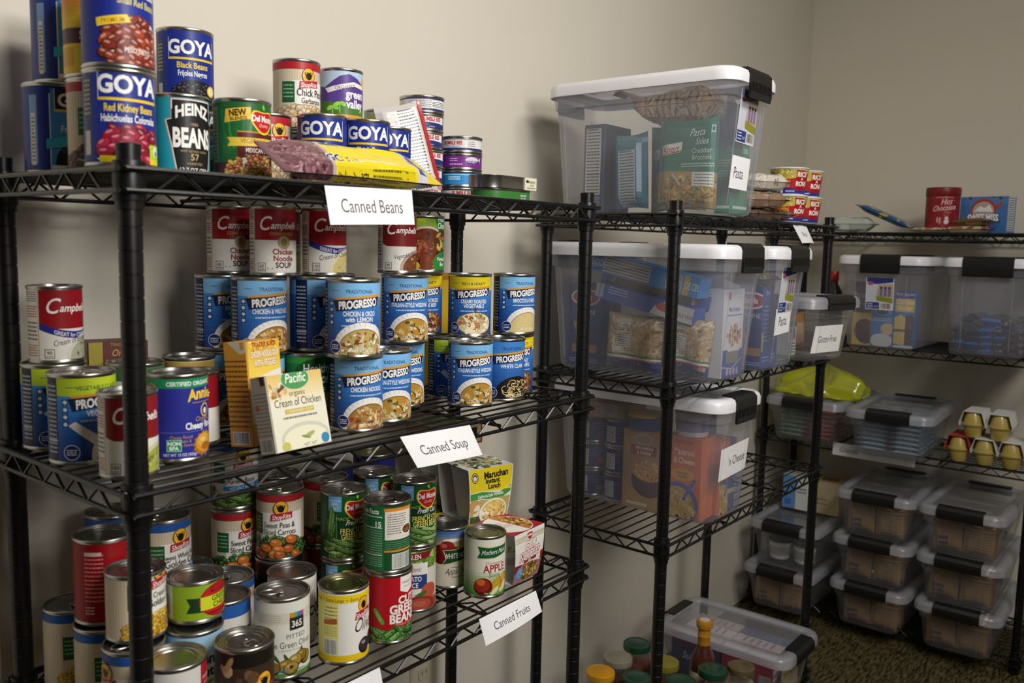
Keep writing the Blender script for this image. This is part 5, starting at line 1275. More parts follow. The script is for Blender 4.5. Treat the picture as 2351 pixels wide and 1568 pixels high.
# ---------------------------------------------------------------- lidded plastic bins
def bin_(label, group, loc, rz, bw, bl, tw, tl, h, white=True, stickers=(), lw=.102, lid_ext=.014, ridges=0, name='storage_bin'):
    """clear bin, front towards -y; bw x bl at the base, tw x tl at the rim"""
    t = empty(name, loc, rz, label, 'storage bin', group)
    R = .032
    hb = h-.012
    mb = MB()
    secs = [(0, 0, .0, bw/2-.012, bl/2-.012, R-.01), (0, 0, .004, bw/2-.003, bl/2-.003, R), (0, 0, .012, bw/2, bl/2, R)]
    def at(z): k = (z-.012)/(hb-.012); return (bw+(tw-bw)*k)/2, (bl+(tl-bl)*k)/2
    for z in (hb*.5, hb-.045):
        a, b = at(z); secs.append((0, 0, z, a, b, R))
    a, b = at(hb-.043); secs.append((0, 0, hb-.043, a+.005, b+.005, R+.004))
    a, b = at(hb); secs += [(0, 0, hb-.002, a+.006, b+.006, R+.004), (0, 0, hb, a+.009, b+.009, R+.006), (0, 0, hb+.003, a+.009, b+.009, R+.006), (0, 0, hb+.003, a+.003, b+.003, R)]
    mb.loft(secs, 6, True, False)
    for sg in (-1, 1):
        for sx in (-1, 1):
            (x0, y0), (x1, y1) = at(.02), at(hb-.05)
            mb.tube([(sx*(x0-.038), sg*(y0+.0005), .02), (sx*(x1-.045), sg*(y1+.0005), hb-.05)], .0014, 5)
    mb.build('bin_body', 'clear' if white else 'clear2', t, smooth=50)
    lx, ly = tw/2+lid_ext, tl/2+lid_ext
    z0, z1 = h-.03, h
    mb = MB(); rr = .045 if white else .04
    mb.loft([(0, 0, z0, lx-.002, ly-.002, rr), (0, 0, z0+.001, lx, ly, rr), (0, 0, z1-.012, lx, ly, rr), (0, 0, z1-.004, lx-.003, ly-.003, rr), (0, 0, z1, lx-.011, ly-.011, rr-.008),
             (0, 0, z1, lx-.028, ly-.028, rr-.02), (0, 0, z1-.006, lx-.033, ly-.033, rr-.024), (0, 0, z1-.009, lx-.033, ly-.033, rr-.024), (0, 0, z1-.004, lx-.014, ly-.014, rr-.01), (0, 0, z0, lx-.003, ly-.003, rr)], 7, False, False)
    l = mb.build('lid', 'lidw' if white else 'clearlid', t, smooth=50)
    mb = MB(); mb.loft([(0, 0, z1-.0085, lx-.033, ly-.033, rr-.024), (0, 0, z1-.0065, lx-.033, ly-.033, rr-.024)], 6)
    for i in range(ridges):
        y = (i-(ridges-1)/2)*(2*ly-.14)/max(1, ridges-1)
        mb.loft([(0, y, z1-.006, lx-.055, .012, .008), (0, y, z1-.0015, lx-.058, .009, .007)], 3, False, True)
    mb.build('lid_panel', 'clearlid' if white else 'panel', l, smooth=40)
    # latches fold over the rim at both ends
    dep = .058 if white else .034; inn = .034
    o = None
    for sg in (-1, 1):
        if o is None:
            pr = [(ly-inn, z1+.0006), (ly-inn, z1+.0045), (ly-.004, z1+.0035), (ly+.0045, z1-.005), (ly+.0065, z1-dep+.012), (ly+.003, z1-dep), (ly-.0005, z1-dep+.002), (ly+.001, z1-.008), (ly-.005, z1+.0004)]
            m2 = MB(); n = len(pr)
            vs = [(x, -y, z) for x in (-lw/2, lw/2) for y, z in pr]
            fs = [(i, (i+1) % n, n+(i+1) % n, n+i) for i in range(n)]
            tri = tessellate_polygon([[Vector((y, z, 0)) for y, z in pr]])
            fs += [tuple(q) for q in tri] + [tuple(n+i for i in q)[::-1] for q in tri]
            m2.add(vs, fs)
            k = int(lw/.007)
            for i in range(k):
                x = -lw/2+.008+(lw-.016)*i/(k-1)
                m2.box(x-.0012, -ly-.0078, z1-dep+.014, x+.0012, -ly-.0052, z1-dep*.45)
            o = m2.build('latch', 'latch', t, smooth=25); me = o.data
        else:
            o = link('latch', me, t); o.rotation_euler = (0, 0, PI)
    for nm, art, x0, x1, za, zb, bg, rot in stickers:
        m3 = MB()
        a0, b0 = at(za); a1, b1 = at(zb)
        W, H = (x1-x0)*1000, (zb-za)*1000
        cr, sr = math.cos(rot), math.sin(rot)
        def F(u, v, of, i, j):
            uu, vv = u-W/2, v-H/2
            x = (x0+x1)/2+(uu*cr-vv*sr)/1000; z = (za+zb)/2+(uu*sr+vv*cr)/1000
            q = at(z)[1]
            xe = at(z)[0]-R
            back = max(0, abs(x)-xe)
            return (x, -(q+.0012+of)+back*back*12, z)
        Art().R(0, 0, W, H, bg).emit(m3, F, 0, W, 0, H, 8, 1, eps=0)
        art.emit(m3, F, 0, W, 0, H, 8, 1, eps=3e-5, base=1e-4)
        m3.build(nm, 'paper', t, smooth=0)
    return t
def price_sticker():
    a = Art(); a.R(2, 2, 86, 106, 'c8ccd8'); a.P([(2, 92), (30, 84), (60, 88), (86, 92), (86, 106), (2, 106)], '27307a'); a.P([(30, 36), (86, 26), (86, 86), (40, 84)], 'b8a890'); a.P([(34, 30), (86, 22), (86, 38), (36, 46)], '8a8a2c')
    for i in range(3): a.R(44+i*13, 44, 53+i*13, 76, '7a6a9a'); a.R(45+i*13, 70, 52+i*13, 76, '1e1e22')
    a.E(14, 86, 10, 6, 'b8506a'); a.R(2, 2, 44, 24, '27357a'); a.lines(6, 4, 24, 22, 3, 'c8d0e6', .4); a.T('32 QT', 34, 8, 5, 'e8ecf4', w=.7); a.bars(46, 3, 82, 23, 4); return a
def word(t, W, H, h, w=.8, dx=0): return Art().T(t, W/2+dx, H/2-h/2, h, '4a4a4c', w=w)
GB = 'white lidded pasta bins on the middle shelving unit'
TALL = (.185, .395, .21, .435, .288)
bin_('tall clear bin with white lid standing on top of the middle shelving unit', GB, (1.25, .07, U2Z[0]), .0, *TALL,
     stickers=[('price_sticker', price_sticker(), -.05, .036, .145, .25, 'f2f2f4', -.03), ('paper_label', word('Pasta', 88, 66, 22, .7, -6), -.058, .03, .052, .118, 'f4f4f6', -.02)])
bin_('long clear bin of pasta bags and boxes on the middle shelf, nearest the soups', GB, (1.247, .065, U2Z[1]), .0, *TALL)
bin_('clear bin labelled Pasta on the middle shelf, second from the front', GB, (1.512, .065, U2Z[1]), .0, *TALL,
     stickers=[('price_sticker', price_sticker(), -.055, .03, .135, .24, 'f2f2f4', 0), ('paper_label', word('Pasta', 90, 62, 22, .7), -.062, .028, .085, .147, 'f4f4f6', .05)])
bin_('small clear bin labelled Gluten-Free at the far end of the middle shelf', None, (1.80, -.01, U2Z[1]), -.22, .18, .30, .21, .335, .165, False, lw=.12,
     stickers=[('paper_label', word('Gluten-Free', 125, 70, 17, .7), -.075, .05, .022, .092, 'eeeeec', 0)])
bin_('clear bin of macaroni and cheese on the lower shelf of the middle unit', GB, (1.345, .105, U2Z[2]), .0, *TALL,
     stickers=[('paper_label', word("'n Cheese", 165, 74, 20, .74, 4), -.068, .096, .102, .176, 'f0f0f0', .04)])
# ---------------------------------------------------------------- what is in the bins of the middle unit
L9 = -90
zA, zB, zM, zR = U2Z[0]+.004, U2Z[1]+.004, U2Z[2]+.004, U2Z[3]+.004
GA = 'pasta packets inside the topmost bin'
a = Art(); a.facts(-22, 40, 18, 186, 'cfcfcf', '2c2c34', 3, 20); a.lines(-22, 6, 18, 36, 6, 'a8b0c0', .4)
carton('pasta_box', 'slate blue box with a long nutrition panel in the topmost bin', 'box', GA, (1.236, .19, zA), 0, .11, .055, .195, '33425f', None, a)
a = Art(); a.R(-40, -90, 40, 90, '1f6a80'); a.facts(-20, -80, 22, 46, 'b9c4c6', '2a3438', 4, 18); a.R(-40, 60, 40, 90, '2a7a8c')
pillow('pasta_packet', 'teal packet with a white facts panel in the topmost bin', 'packet', GA, (1.206, .092, zA+.088), turned(L9, 90, 3), .082, .165, .045, a, '1f6a80', seal=.004, nu=10, nv=14)
def knorr(bl):
    a = Art(); a.R(-70, -92, 70, 92, '2f7a5c' if not bl else '2a4a86'); a.R(-70, 30, 70, 92, '1e6a58'); a.R(-70, -92, 70, -16, '4a6a34'); a.P([(-70, -12), (70, -20), (70, -92), (-70, -92)], 'b89a44')
    a.chips(0, -56, 66, 34, 150, 6, ['e2b43c', 'd6a02c', 'efc860', '6a8a3a', 'c88a2a'], 5); a.sticks(0, -60, 60, 28, 34, 16, 5, ['e8bc4c', 'd9a838'], 6, (-1.5, 1.5))
    a.P([(-58, 20), (-8, 30), (-6, 48), (-58, 40)], 'e9e6e0'); a.T('Knorr', -32, 26, 13, 'b0262c', w=.8, sh=.25, b=.02, rot=.12); a.K([(-58, 18), (-8, 27)], 2, 'd9b83a', False)
    a.T('Pasta', 26, 58, 16, 'e6efe8', w=.7, sh=.25); a.T('Sides', 36, 40, 13, 'e6efe8', w=.7, sh=.25); a.T('Cheddar', 36, 22, 10, 'e6efe8', w=.8); a.T('Broccoli', 36, 8, 10, 'e6efe8', w=.8); a.lines(-8, -8, 62, 2, 2, 'c8e0d4', .45); a.R(18, -48, 62, -18, 'e6e6dc'); a.lines(22, -46, 60, -20, 4, '5a7a5a', .35); a.K([(-30, -18), (-8, -46)], 4, 'd0d0cc')
    return a
pillow('pasta_packet', 'green pasta packet partly covered by another green packet, in the topmost bin', 'packet', GA, (1.225, -.005, zA+.094), turned(L9, 90, 2), .13, .185, .022, knorr(True), '2f7a5c', seal=.006)
pillow('pasta_packet', 'green cheddar broccoli pasta packet pressed to the side of the topmost bin', 'packet', GA, (1.19, -.048, zA+.097), turned(L9, 90, 0), .134, .188, .03, knorr(False), '2f7a5c', seal=.006)
a = Art(); a.R(-120, -80, 120, 80, 'c8a070'); a.chips(0, 0, 118, 78, 300, 9, ['d8b488', 'cba274'], 5); a.heap(0, 0, 114, 74, 120, (9, 8), ['dcb98c', 'cfa878', 'e4c8a0'], 5, .3)
o = pillow('shell_pasta_bag', 'bag of tan shell pasta lying on the packets in the topmost bin', 'bag', GA, (1.23, -.01, zA+.192), (0, math.radians(0), math.radians(90)), .21, .13, .06, a, 'c8a070', lump=.2, seed=8, back=a)
m = MB(); n = 8
vs = []
for i in range(n+1):
    s = i/n
    for q in (-.04, .04): vs.append((.1+.07*s, q*(1-.3*s), .03+.045*math.sin(s*2.2)))
m.add(vs, [(2*i, 2*i+1, 2*i+3, 2*i+2) for i in range(n)], '7a5a44')
m.build('bag_flap', 'film', o, smooth=60)
a = Art(); a.R(-60, 0, 60, 150, '2f8a5a'); a.R(-60, 150, 60, 230, '1e2a4a'); a.T('Pasta', 20, 128, 14, 'e8efe8', w=.7, sh=.2); a.lines(-30, 96, 40, 112, 3, 'd8c84a', .4); a.lines(-36, 74, 40, 90, 3, 'b8d8c0', .35); a.K([(4, 60), (6, 20)], 3, 'a87a4a'); a.K([(24, 70), (26, 24)], 3, 'a87a4a'); a.E(4, 62, 6, 10, 'a87a4a'); a.E(24, 72, 6, 10, 'b88a5a'); a.E(34, 200, 14, 12, 'b8787a'); a.R(-30, 10, 40, 16, 'd8e4dc')
carton('pasta_box', 'green and navy box standing at the front end of the topmost bin', 'box', GA, (1.285, -.095, zA), 0, .085, .036, .222, '2f8a5a', a, a)

GC = 'pasta packs inside the long middle shelf bin'
def barilla(v='ROTINI'):
    a = Art(); a.R(-60, 0, 60, 200, '1c3578'); a.E(0, 158, 40, 20, 'e6e2de', 26); a.E(0, 158, 35, 16, 'a8262c', 26); a.T('Barilla', 0, 152, 13, 'f2eeea', w=.75, b=.03); a.T(v, 4, 118, 11, 'c8d0e4', w=.9); a.E(20, 62, 50, 40, '16296a', 26); a.sticks(-14, 84, 8, 10, 3, 30, 8, ['c89a3c'], 4, (-1.2, -.8)); a.R(-34, 30, 34, 48, 'a87a3c'); a.lines(-40, 6, 40, 16, 2, '9aa8cc'); return a
carton('pasta_box', 'dark blue rotini box at the back of the long middle bin', 'box', GC, (1.235, .21, zB), 0, .08, .094, .19, '1c3578', None, barilla())
def pastabag(seed):
    a = Art(); a.R(-90, -90, 90, 90, 'c0a478'); a.chips(0, 10, 88, 78, 700, 5, ['cdb084', 'b89c70', 'd6bc92', 'ab8f64', 'd2b88a'], seed); a.R(-90, -90, 90, -40, '2c4a9a'); a.R(-90, -40, 90, -36, 'b04a4a'); a.R(-90, -36, 90, -31, 'e4e4e0'); a.R(-90, -31, 90, -27, '3a8a54')
    a.R(-40, -24, 4, 26, 'd6d2c6'); a.lines(-37, -22, 2, 24, 9, '4a4640', .35, seed); a.bars(-30, 36, 0, 54, seed); a.K([(-80, 82), (-30, 74), (20, 80), (80, 72)], 4, '5a7a5a', False); a.K([(20, 40), (50, 60), (70, 50)], 3, 'e8e2d4', False); return a
pillow('pasta_bag', 'tan bag of short pasta with blue base, middle of the long bin', 'bag', GC, (1.208, .068, zB+.067), turned(L9, 90, -2), .14, .125, .05, pastabag(5), 'b09468', seal=.004, lump=.1)
pillow('pasta_bag', 'tan bag of short pasta with tilted stripes, towards the front of the long bin', 'bag', GC, (1.207, -.058, zB+.071), turned(L9, 90, -6), .112, .12, .036, pastabag(6), 'b09468', seal=.004, lump=.1)
sl = math.radians(11)
a = Art(); a.R(-160, 0, 160, 44, '2f8fd8'); a.R(-160, 0, -148, 44, 'e0b42c'); a.R(112, 0, 126, 44, 'e0b42c'); a.T('DE CECCO', -118, 14, 14, 'e4ecf4', w=.75, b=.03); a.R(-90, 4, 30, 40, 'd8d8d4'); a.lines(-86, 6, 28, 38, 5, '4a4a50', .4); a.bars(70, 4, 108, 40, 4); a.T('DE CECCO', 142, 14, 14, 'e4ecf4', w=.5, b=.03)
carton('pasta_box', 'bright blue long spaghetti box lying slanted, topmost in the long bin', 'box', GC, (1.19, .06, zB+.2), 0, .05, .3, .042, '2f8fd8', None, a, tilt=(sl, 0))
a = Art(); a.R(-150, -40, 150, 40, 'cfae5c'); a.R(-150, -40, -112, 40, '2f4f9c'); a.R(112, -40, 150, 40, '2f4f9c')
for x0, s in ((-112, 1), (112, -1)):
    for i, c in enumerate(('b03a3a', 'e8e8e4', '3a8a54')): a.R(*sorted((x0+s*i*7,)), -40, x0+s*i*7+7*s, 40, c) if s > 0 else a.R(x0-(i+1)*7, -40, x0-i*7, 40, c)
for i in range(14): a.R(-90, -38+i*5.6, 90, -36.6+i*5.6, 'b8964a')
a.T('Spaghetti', 0, -6, 14, 'a8423a', w=.8, sh=.2)
pillow('spaghetti_pack', 'yellow spaghetti pack with tricolour ends, slanted under the bright blue box', 'packet', GC, (1.2, .03, zB+.157), (math.radians(90), sl, math.radians(L9)), .3, .044, .05, a, 'cfae5c', back=a)
bpy.data.objects['spaghetti_pack'].rotation_euler = (Matrix.Rotation(sl, 3, 'X') @ Matrix.Rotation(math.radians(-90), 3, 'Z') @ Matrix.Rotation(math.radians(90), 3, 'X')).to_euler()
bpy.data.objects['spaghetti_pack'].location = (1.262, .045, zB+.184)
a = Art(); a.R(-150, 0, 150, 40, '3f5fae'); a.P([(20, 0), (150, 0), (150, 34), (70, 40), (30, 20)], 'd8d6d4'); a.bars(-140, 4, -104, 36, 4); a.lines(-90, 16, -40, 34, 3, 'c8d0e8', .4); a.E(52, 20, 20, 9, 'c85a5a', 16); a.T('WHOLE WHEAT', 104, 10, 8, '6a6a74', w=.8)
carton('pasta_box', 'blue and white pasta box lying slanted on the tan bags in the long bin', 'box', GC, (1.19, .045, zB+.139), 0, .05, .25, .034, '3f5fae', None, a, tilt=(sl, 0))
a = Art(); a.R(-60, 60, 60, 200, 'dedde2'); a.R(-60, 0, 60, 60, '3a55a8'); a.T('Mini Rigatoni', 2, 142, 10, '4a50b8', w=.7, b=.02); a.E(-24, 176, 6, 9, 'b83a3a'); a.lines(-34, 130, 40, 138, 1, '8a8ab8'); a.E(6, 80, 40, 34, 'e6e0dc', 24); a.chips(4, 92, 34, 22, 70, 6, ['d8bc8c', '9a4a4c', 'c8a878', 'b8785a', 'e6d2a8'], 5); a.R(-30, 30, 30, 56, '8a8470'); a.K([(-50, 24), (0, 18), (50, 40)], 2, 'e0e0ea')
for i in range(4): a.E(-22+i*16, 12, 6, 8, 'c8b0c8', 14)
carton('pasta_box', 'white and blue mini rigatoni box at the front end of the long bin', 'box', GC, (1.28, -.095, zB), 0, .1, .045, .19, 'd8d8de', a)
GD = 'pasta boxes in the bin with the Pasta paper on the middle shelf'
a = Art(); a.R(-60, 0, 60, 200, '34508f'); a.T('Barilla', 0, 172, 10, 'c8d0e8', w=.7); a.lines(-20, 60, 20, 150, 9, '8fa2cc', .3); a.R(-60, 40, -20, 84, 'b8a03c'); a.lines(-20, 14, 20, 30, 2, '8fa2cc')
carton('pasta_box', 'blue pasta box nearest the left wall of the bin labelled Pasta', 'box', GD, (1.47, -.085, zB), 0, .06, .06, .19, '34508f', a, barilla('PENNE'))
carton('pasta_box', 'blue pasta box near the right wall of the bin labelled Pasta', 'box', GD, (1.542, -.07, zB), 0, .06, .06, .17, '3f58a4', a)
carton('pasta_box', 'tall navy pasta box at the back of the bin labelled Pasta', 'box', GD, (1.515, .11, zB), 0, .12, .09, .22, '27407f', barilla('ZITI'), barilla('ZITI'))
a = Art(); a.R(-90, -90, 90, 90, 'a8966c'); a.chips(0, 0, 88, 88, 200, 6, ['b8a67a', '8a7a52', 'cdbb8c'], 5)
pillow('pasta_bag', 'tan pasta bag lying on the boxes in the bin labelled Pasta', 'bag', GD, (1.5, -.06, zB+.192), (0, 0, 1.4), .12, .09, .03, a, 'a8966c', lump=.15)
a = Art(); a.R(-60, 0, 60, 120, 'd8d8cc'); a.R(-60, 80, 60, 95, '3f9a4a'); a.R(-60, 0, 60, 6, '3f9a4a'); a.bars(-10, 46, 14, 76, 3); a.lines(-16, 10, 16, 40, 4, '4a6a4a', .4)
carton('snack_box', 'white and green box in the Gluten-Free bin', 'box', None, (1.735, -.03, zB), -.22, .04, .1, .092, '4aa050', a, a)
a = Art(); a.R(-60, -60, 60, 60, 'c8803a'); a.E(0, 0, 40, 30, 'd8b88a')
pillow('snack_bag', 'orange bag behind the paper of the Gluten-Free bin', 'bag', None, (1.822, -.03, zB+.056), turned(-14, 90, 8), .1, .1, .03, a, 'c8803a')
a = Art(); a.R(-60, -60, 60, 60, 'c8b89a'); a.E(0, 10, 36, 20, 'd8a060')
pillow('snack_bag', 'beige bag at the back of the Gluten-Free bin', 'bag', None, (1.8, .06, zB+.057), turned(-14, 90, -5), .12, .11, .03, a, 'c8b89a')

GM = 'navy cans inside the macaroni bin'
def navycan(r, h, x, y, z, label, tilt=0):
    t = empty('pasta_can', (x, y, z), -1.2, label, 'can', GM, (tilt, 0))
    b, l, tb = can_parts(r, h, 'tin_gold'); link('can_body', b, t); link('lid', l, t)
    global NAVY
    if NAVY is None:
        a = Art(); a.R(-30, 6, -4, 44, 'c8c8cc'); a.lines(-28, 8, -6, 42, 7, '4a4a5a', .4); a.R(20, 10, 46, 22, 'b85a3a'); a.lines(0, 26, 40, 44, 3, '5a6ab0', .4)
        o = wrap_label(a, r-.001, .0055, h-.0055, '1f2f72'); NAVY = o.data; bpy.data.objects.remove(o)
    link('paper_label', NAVY, t)
NAVY = None
for c, (x, y) in enumerate(((1.302, .246), (1.3, .17))):
    for i in range(3):
        navycan(.036, .066, x+.002*(i % 2), y, zM+.0665*i, 'navy can in the macaroni bin, %s of the %s column' % (('lowest', 'middle one', 'topmost')[i], ('rear', 'front')[c]))
a = Art(); a.R(-60, 0, 60, 40, 'a88a5a'); a.R(-10, 6, 34, 34, 'b8b4aa'); a.lines(-8, 8, 32, 32, 4, '6a6a6a', .3)
carton('cardboard_tray', 'tan cardboard box lying on the navy cans in the macaroni bin', 'box', None, (1.325, .2, zM+.2002), .1, .12, .11, .034, 'a88a5a', a, a)
a = Art(); a.R(-60, 0, 60, 200, 'b08a50'); a.E(6, 166, 24, 14, 'b8a488'); a.E(6, 166, 18, 9, '9a865e'); a.R(-28, 128, 40, 152, '9a2430'); a.T('MACARONI', 8, 142, 7, 'f0e6da', w=.85, b=.03); a.T('& CHEESE', 8, 131, 7, 'f0e6da', w=.85, b=.03); a.R(-60, 40, 60, 124, 'a8865e'); a.E(20, 70, 44, 40, '4a2a34'); a.E(20, 92, 44, 24, 'c8924a'); a.chips(20, 94, 42, 22, 80, 4, ['d8a45a', 'b87a34', 'e6bc74'], 4); a.lines(-36, 6, 20, 18, 1, 'e0d4b8', .6)
carton('macaroni_box', 'brown macaroni and cheese box with a bowl picture in the lower bin', 'box', 'macaroni boxes in the lower bin', (1.284, .085, zM), 0, .05, .098, .186, 'b08a50', None, a)
a = Art(); a.R(-60, 0, 60, 200, 'd8733c'); a.T("TRADER JOE'S", 0, 172, 6, '5a2a1c', w=.85, b=.02); a.T('Macaroni', 2, 146, 13, 'e8d8c8', w=.7, b=.03); a.T('& Cheese', 2, 126, 13, 'e8d8c8', w=.7, b=.03); a.E(0, 100, 30, 14, 'dba23a'); a.T('Wisconsin', 0, 101, 6, '5a3a1c', w=.8, b=.02); a.T('Cheddar', 0, 93, 6, '5a3a1c', w=.8, b=.02); a.E(-10, 30, 50, 52, '3f5fb0', 30); a.E(-12, 28, 42, 44, 'c8a03c', 28); a.chips(-10, 20, 44, 34, 70, 7, ['d8b44a', 'c89a34', 'e2c468'], 4); a.K([(30, 90), (4, 44)], 8, '4a6ac0')
r_ = Art().R(-60, 0, 60, 200, 'd8733c').lines(-24, 60, 24, 180, 18, 'b85a30', .4)
carton('macaroni_box', 'orange macaroni box with a blue bowl in the lower bin, facing sideways', 'box', 'macaroni boxes in the lower bin', (1.297, -.02, zM), 0, .062, .092, .186, 'd8733c', r_, a)
carton('macaroni_box', 'orange macaroni box standing at the front end of the lower bin', 'box', 'macaroni boxes in the lower bin', (1.355, -.055, zM), 0, .046, .05, .18, 'd8733c', a)
a = Art(); a.R(-60, 0, 60, 200, '2f4a86'); a.chips(0, 120, 40, 60, 60, 4, ['8fa2cc', '3f5f9c', 'c8d0e4'], 5); a.R(-60, 40, 60, 52, 'b8b8a8'); a.R(-20, 140, 30, 190, '27357a')
carton('macaroni_box', 'dark blue box at the front right of the lower bin', 'box', 'macaroni boxes in the lower bin', (1.401, -.05, zM), 0, .045, .05, .17, '2f4a86', a)
t = empty('plastic_tub', (1.3, -.022, zM+.187), .4, 'white printed tub on the orange box in the lower bin', 'tub')
MB().lathe([(0, 0), (.034, 0), (.036, .003), (.04, .062), (0, .062)], 32).build('tub_body', 'lidw', t)
mb = MB()
for k in range(32):
    a0, a1 = 2*PI*k/32, 2*PI*(k+1)/32
    for z0, z1, c in ((.012, .04, '6a6a8a' if 18 < k < 30 else '8a84a0'), (.04, .058, 'b8b4bc')):
        q = lambda A, z: ((.0362+.004*z/.062)*math.cos(A), (.0362+.004*z/.062)*math.sin(A), z)
        mb.add([q(a0, z0), q(a1, z0), q(a1, z1), q(a0, z1)], [(0, 1, 2, 3)], c)
mb.build('tub_print', 'label', t, smooth=0)
t = empty('plastic_tub', (1.287, .092, zM+.187), .4, 'yellow lidded tub on the brown macaroni box in the lower bin', 'tub')
MB().lathe([(0, 0), (.036, 0), (.038, .003), (.041, .03), (0, .03)], 32, col='2a3a78').build('tub_body', 'label', t, smooth=40)
MB().lathe([(0, .0302), (.0425, .0302), (.0425, .037), (.041, .038), (0, .038)], 32, col='c8a03c').build('tub_lid', 'label', t, smooth=40)

bin_('low clear bin of rice boxes on the bottom shelf of the middle unit', None, (1.815, .07, U2Z[3]), 0, .2, .34, .235, .375, .15, False, lw=.12)
GR = 'rice boxes inside the low clear bin'
a = Art(); a.R(-100, 0, 100, 120, 'a8304a'); a.E(-10, 70, 32, 18, 'd8d4dc'); a.T('Minute', -10, 62, 16, '3a3a7a', w=.8, sh=.2, b=.02); a.bars(36, 8, 70, 64, 5)
w = Art().R(-100, -100, 100, 100, 'c8c0c4').T('Minute', 0, -8, 20, '8a3a5a', w=.8, sh=.2).R(-100, -100, -50, 100, 'b83a54')
carton('rice_box', 'red rice box with a white oval facing the jars in the low bin', 'box', GR, (1.753, -.002, zR), 0, .045, .15, .115, 'a8304a', a, a, a, w)
a = Art(); a.R(-100, 0, 100, 120, '3a3f5c'); a.T('Success', 0, 40, 22, 'c8c8d0', w=.8, sh=.2); a.R(-100, 80, 100, 120, '6a3a54')
carton('rice_box', 'dark blue rice box behind the red one in the low bin', 'box', GR, (1.753, .155, zR), 0, .045, .15, .115, '3a3f5c', a, a, a, Art().R(-100, -100, 100, 100, 'd0c8c8').R(-10, -100, 14, 100, 'c89a6a'))
for i, (x, y, c, tc, s) in enumerate(((1.803, -.005, 'c8a8a8', 'd8ccd0', 'pink and white rice box standing front and centre in the low bin'), (1.857, -.005, '5a6688', '5a6a94', 'slate blue rice box at the front right of the low bin'), (1.803, .14, 'd8d4d8', 'e0dce0', 'white rice box in the middle of the low bin'), (1.857, .14, 'b86a7a', 'c8b8bc', 'rose coloured rice box at the back right of the low bin'))):
    carton('rice_box', s, 'box', GR, (x, y, zR), 0, .05, .14, .12, c, None, None, None, Art().R(-60, -80, 60, 80, tc).lines(-18, -50, 18, 50, 5, '8a7a86', .35))
a = Art(); a.R(-60, -60, 60, 60, 'c8b488'); a.chips(0, 0, 56, 56, 80, 6, ['d8c8a0', 'b89a68'], 3)
pillow('rice_bag', 'tan rice bag squeezed in at the handle end of the low bin', 'bag', None, (1.815, -.084, zR+.046), turned(0, 90, 2), .12, .085, .014, a, 'c8b488')

# ---------------------------------------------------------------- jars and a bottle on the bottom shelf
M['jarlid'] = mat('lacquered_jar_lid', attr=True, rough=0.3, coat=.4, noise=(60, .1))
GJ = 'sauce jars on the bottom shelf'
def jar(label, x, y, lidc, sauce, h=.165, r=.042, lr=.036, ring=None, lab='d8c8a8'):
    t = empty('sauce_jar', (x, y, U2Z[3]), 0, label, 'jar', GJ)
    prof = [(0, .002), (r-.006, .002), (r-.001, .006), (r, .012), (r, h*.62), (r-.004, h*.72), (lr-.002, h*.82), (lr-.003, h-.018)]
    MB().lathe([(0, .006)]+[(q-.0025, z) for q, z in prof[2:6]]+[(0, h*.76)], 36, col=sauce).build('sauce', 'jarlid', t)
    MB().lathe(prof, 36).build('glass_jar', 'glass', t)
    MB().lathe([(lr-.003, h-.018), (lr, h-.017), (lr+.001, h-.012), (lr, h-.002), (lr-.003, h), (lr-.006, h-.0012), (lr-.01, h-.0012), (lr-.012, h-.0004), (0, h-.0004)], 36, col=lidc).build('lid', 'jarlid', t, smooth=30)
    if ring: MB().lathe([(lr+.0012, h-.0165), (lr+.0016, h-.0155), (lr+.0012, h-.0145)], 36, col=ring).build('lid_ring', 'tin', t)
    MB().lathe([(r+.0004, .03), (r+.0004, h*.55)], 36, col=lab).build('paper_label', 'label', t)
jar('jar with a bright yellow lid, leftmost of the jars', 1.302, .202, 'd89a14', '6a2a14', .165)
jar('jar with a worn silver lid behind the yellow lidded jar', 1.388, .205, '8a8674', '5a1e10', .17, .043, .038)
jar('jar with a dark green lid, furthest back of the jars', 1.486, .206, '123f2c', '6a1c10', .172)
jar('jar with a dark green lid right of the yellow lid, cut by the photo bottom', 1.338, .118, '123f2c', '6a1c10', .165)
jar('jar with an olive gold lid right of the shelf post', 1.458, .105, '7d7428', '5a2a14', .165)
jar('jar with a dark green lid right of the shelf post at the photo bottom', 1.404, .03, '123f2c', '5a1c10', .16)
jar('jar with a dark green lid in front of the brown bottle', 1.492, -.012, '123f2c', '8a3a18', .17)
jar('jar with a brown metal lid and cream filling beside the rice bin', 1.575, -.052, '5e533a', 'c8b888', .16, .04, .034, 'b89a4a')
t = empty('sauce_bottle', (1.575, .055, U2Z[3]), 0, 'brown sauce bottle with a gold foil neck, the tallest among the jars', 'bottle', None)
MB().lathe([(0, .002), (.03, .002), (.034, .008), (.034, .12), (.031, .15), (.02, .172), (.016, .185)], 32, col='4a1e12').build('bottle_body', 'jarlid', t)
MB().lathe([(.0162, .184), (.0168, .19), (.0165, .205), (.018, .208), (.0165, .212), (.0165, .228), (.0205, .231), (.0215, .236), (.0215, .246), (.02, .25), (.016, .2515), (0, .2515)], 32, col='b8801c').build('foil_neck', 'jarlid', t)
MB().lathe([(0, .252), (.013, .252), (.0135, .2515)], 24, col='c8c8c0').build('cap_print', 'jarlid', t)
MB().lathe([(.0344, .03), (.0344, .115)], 32, col='d8d0bc').build('paper_label', 'label', t)

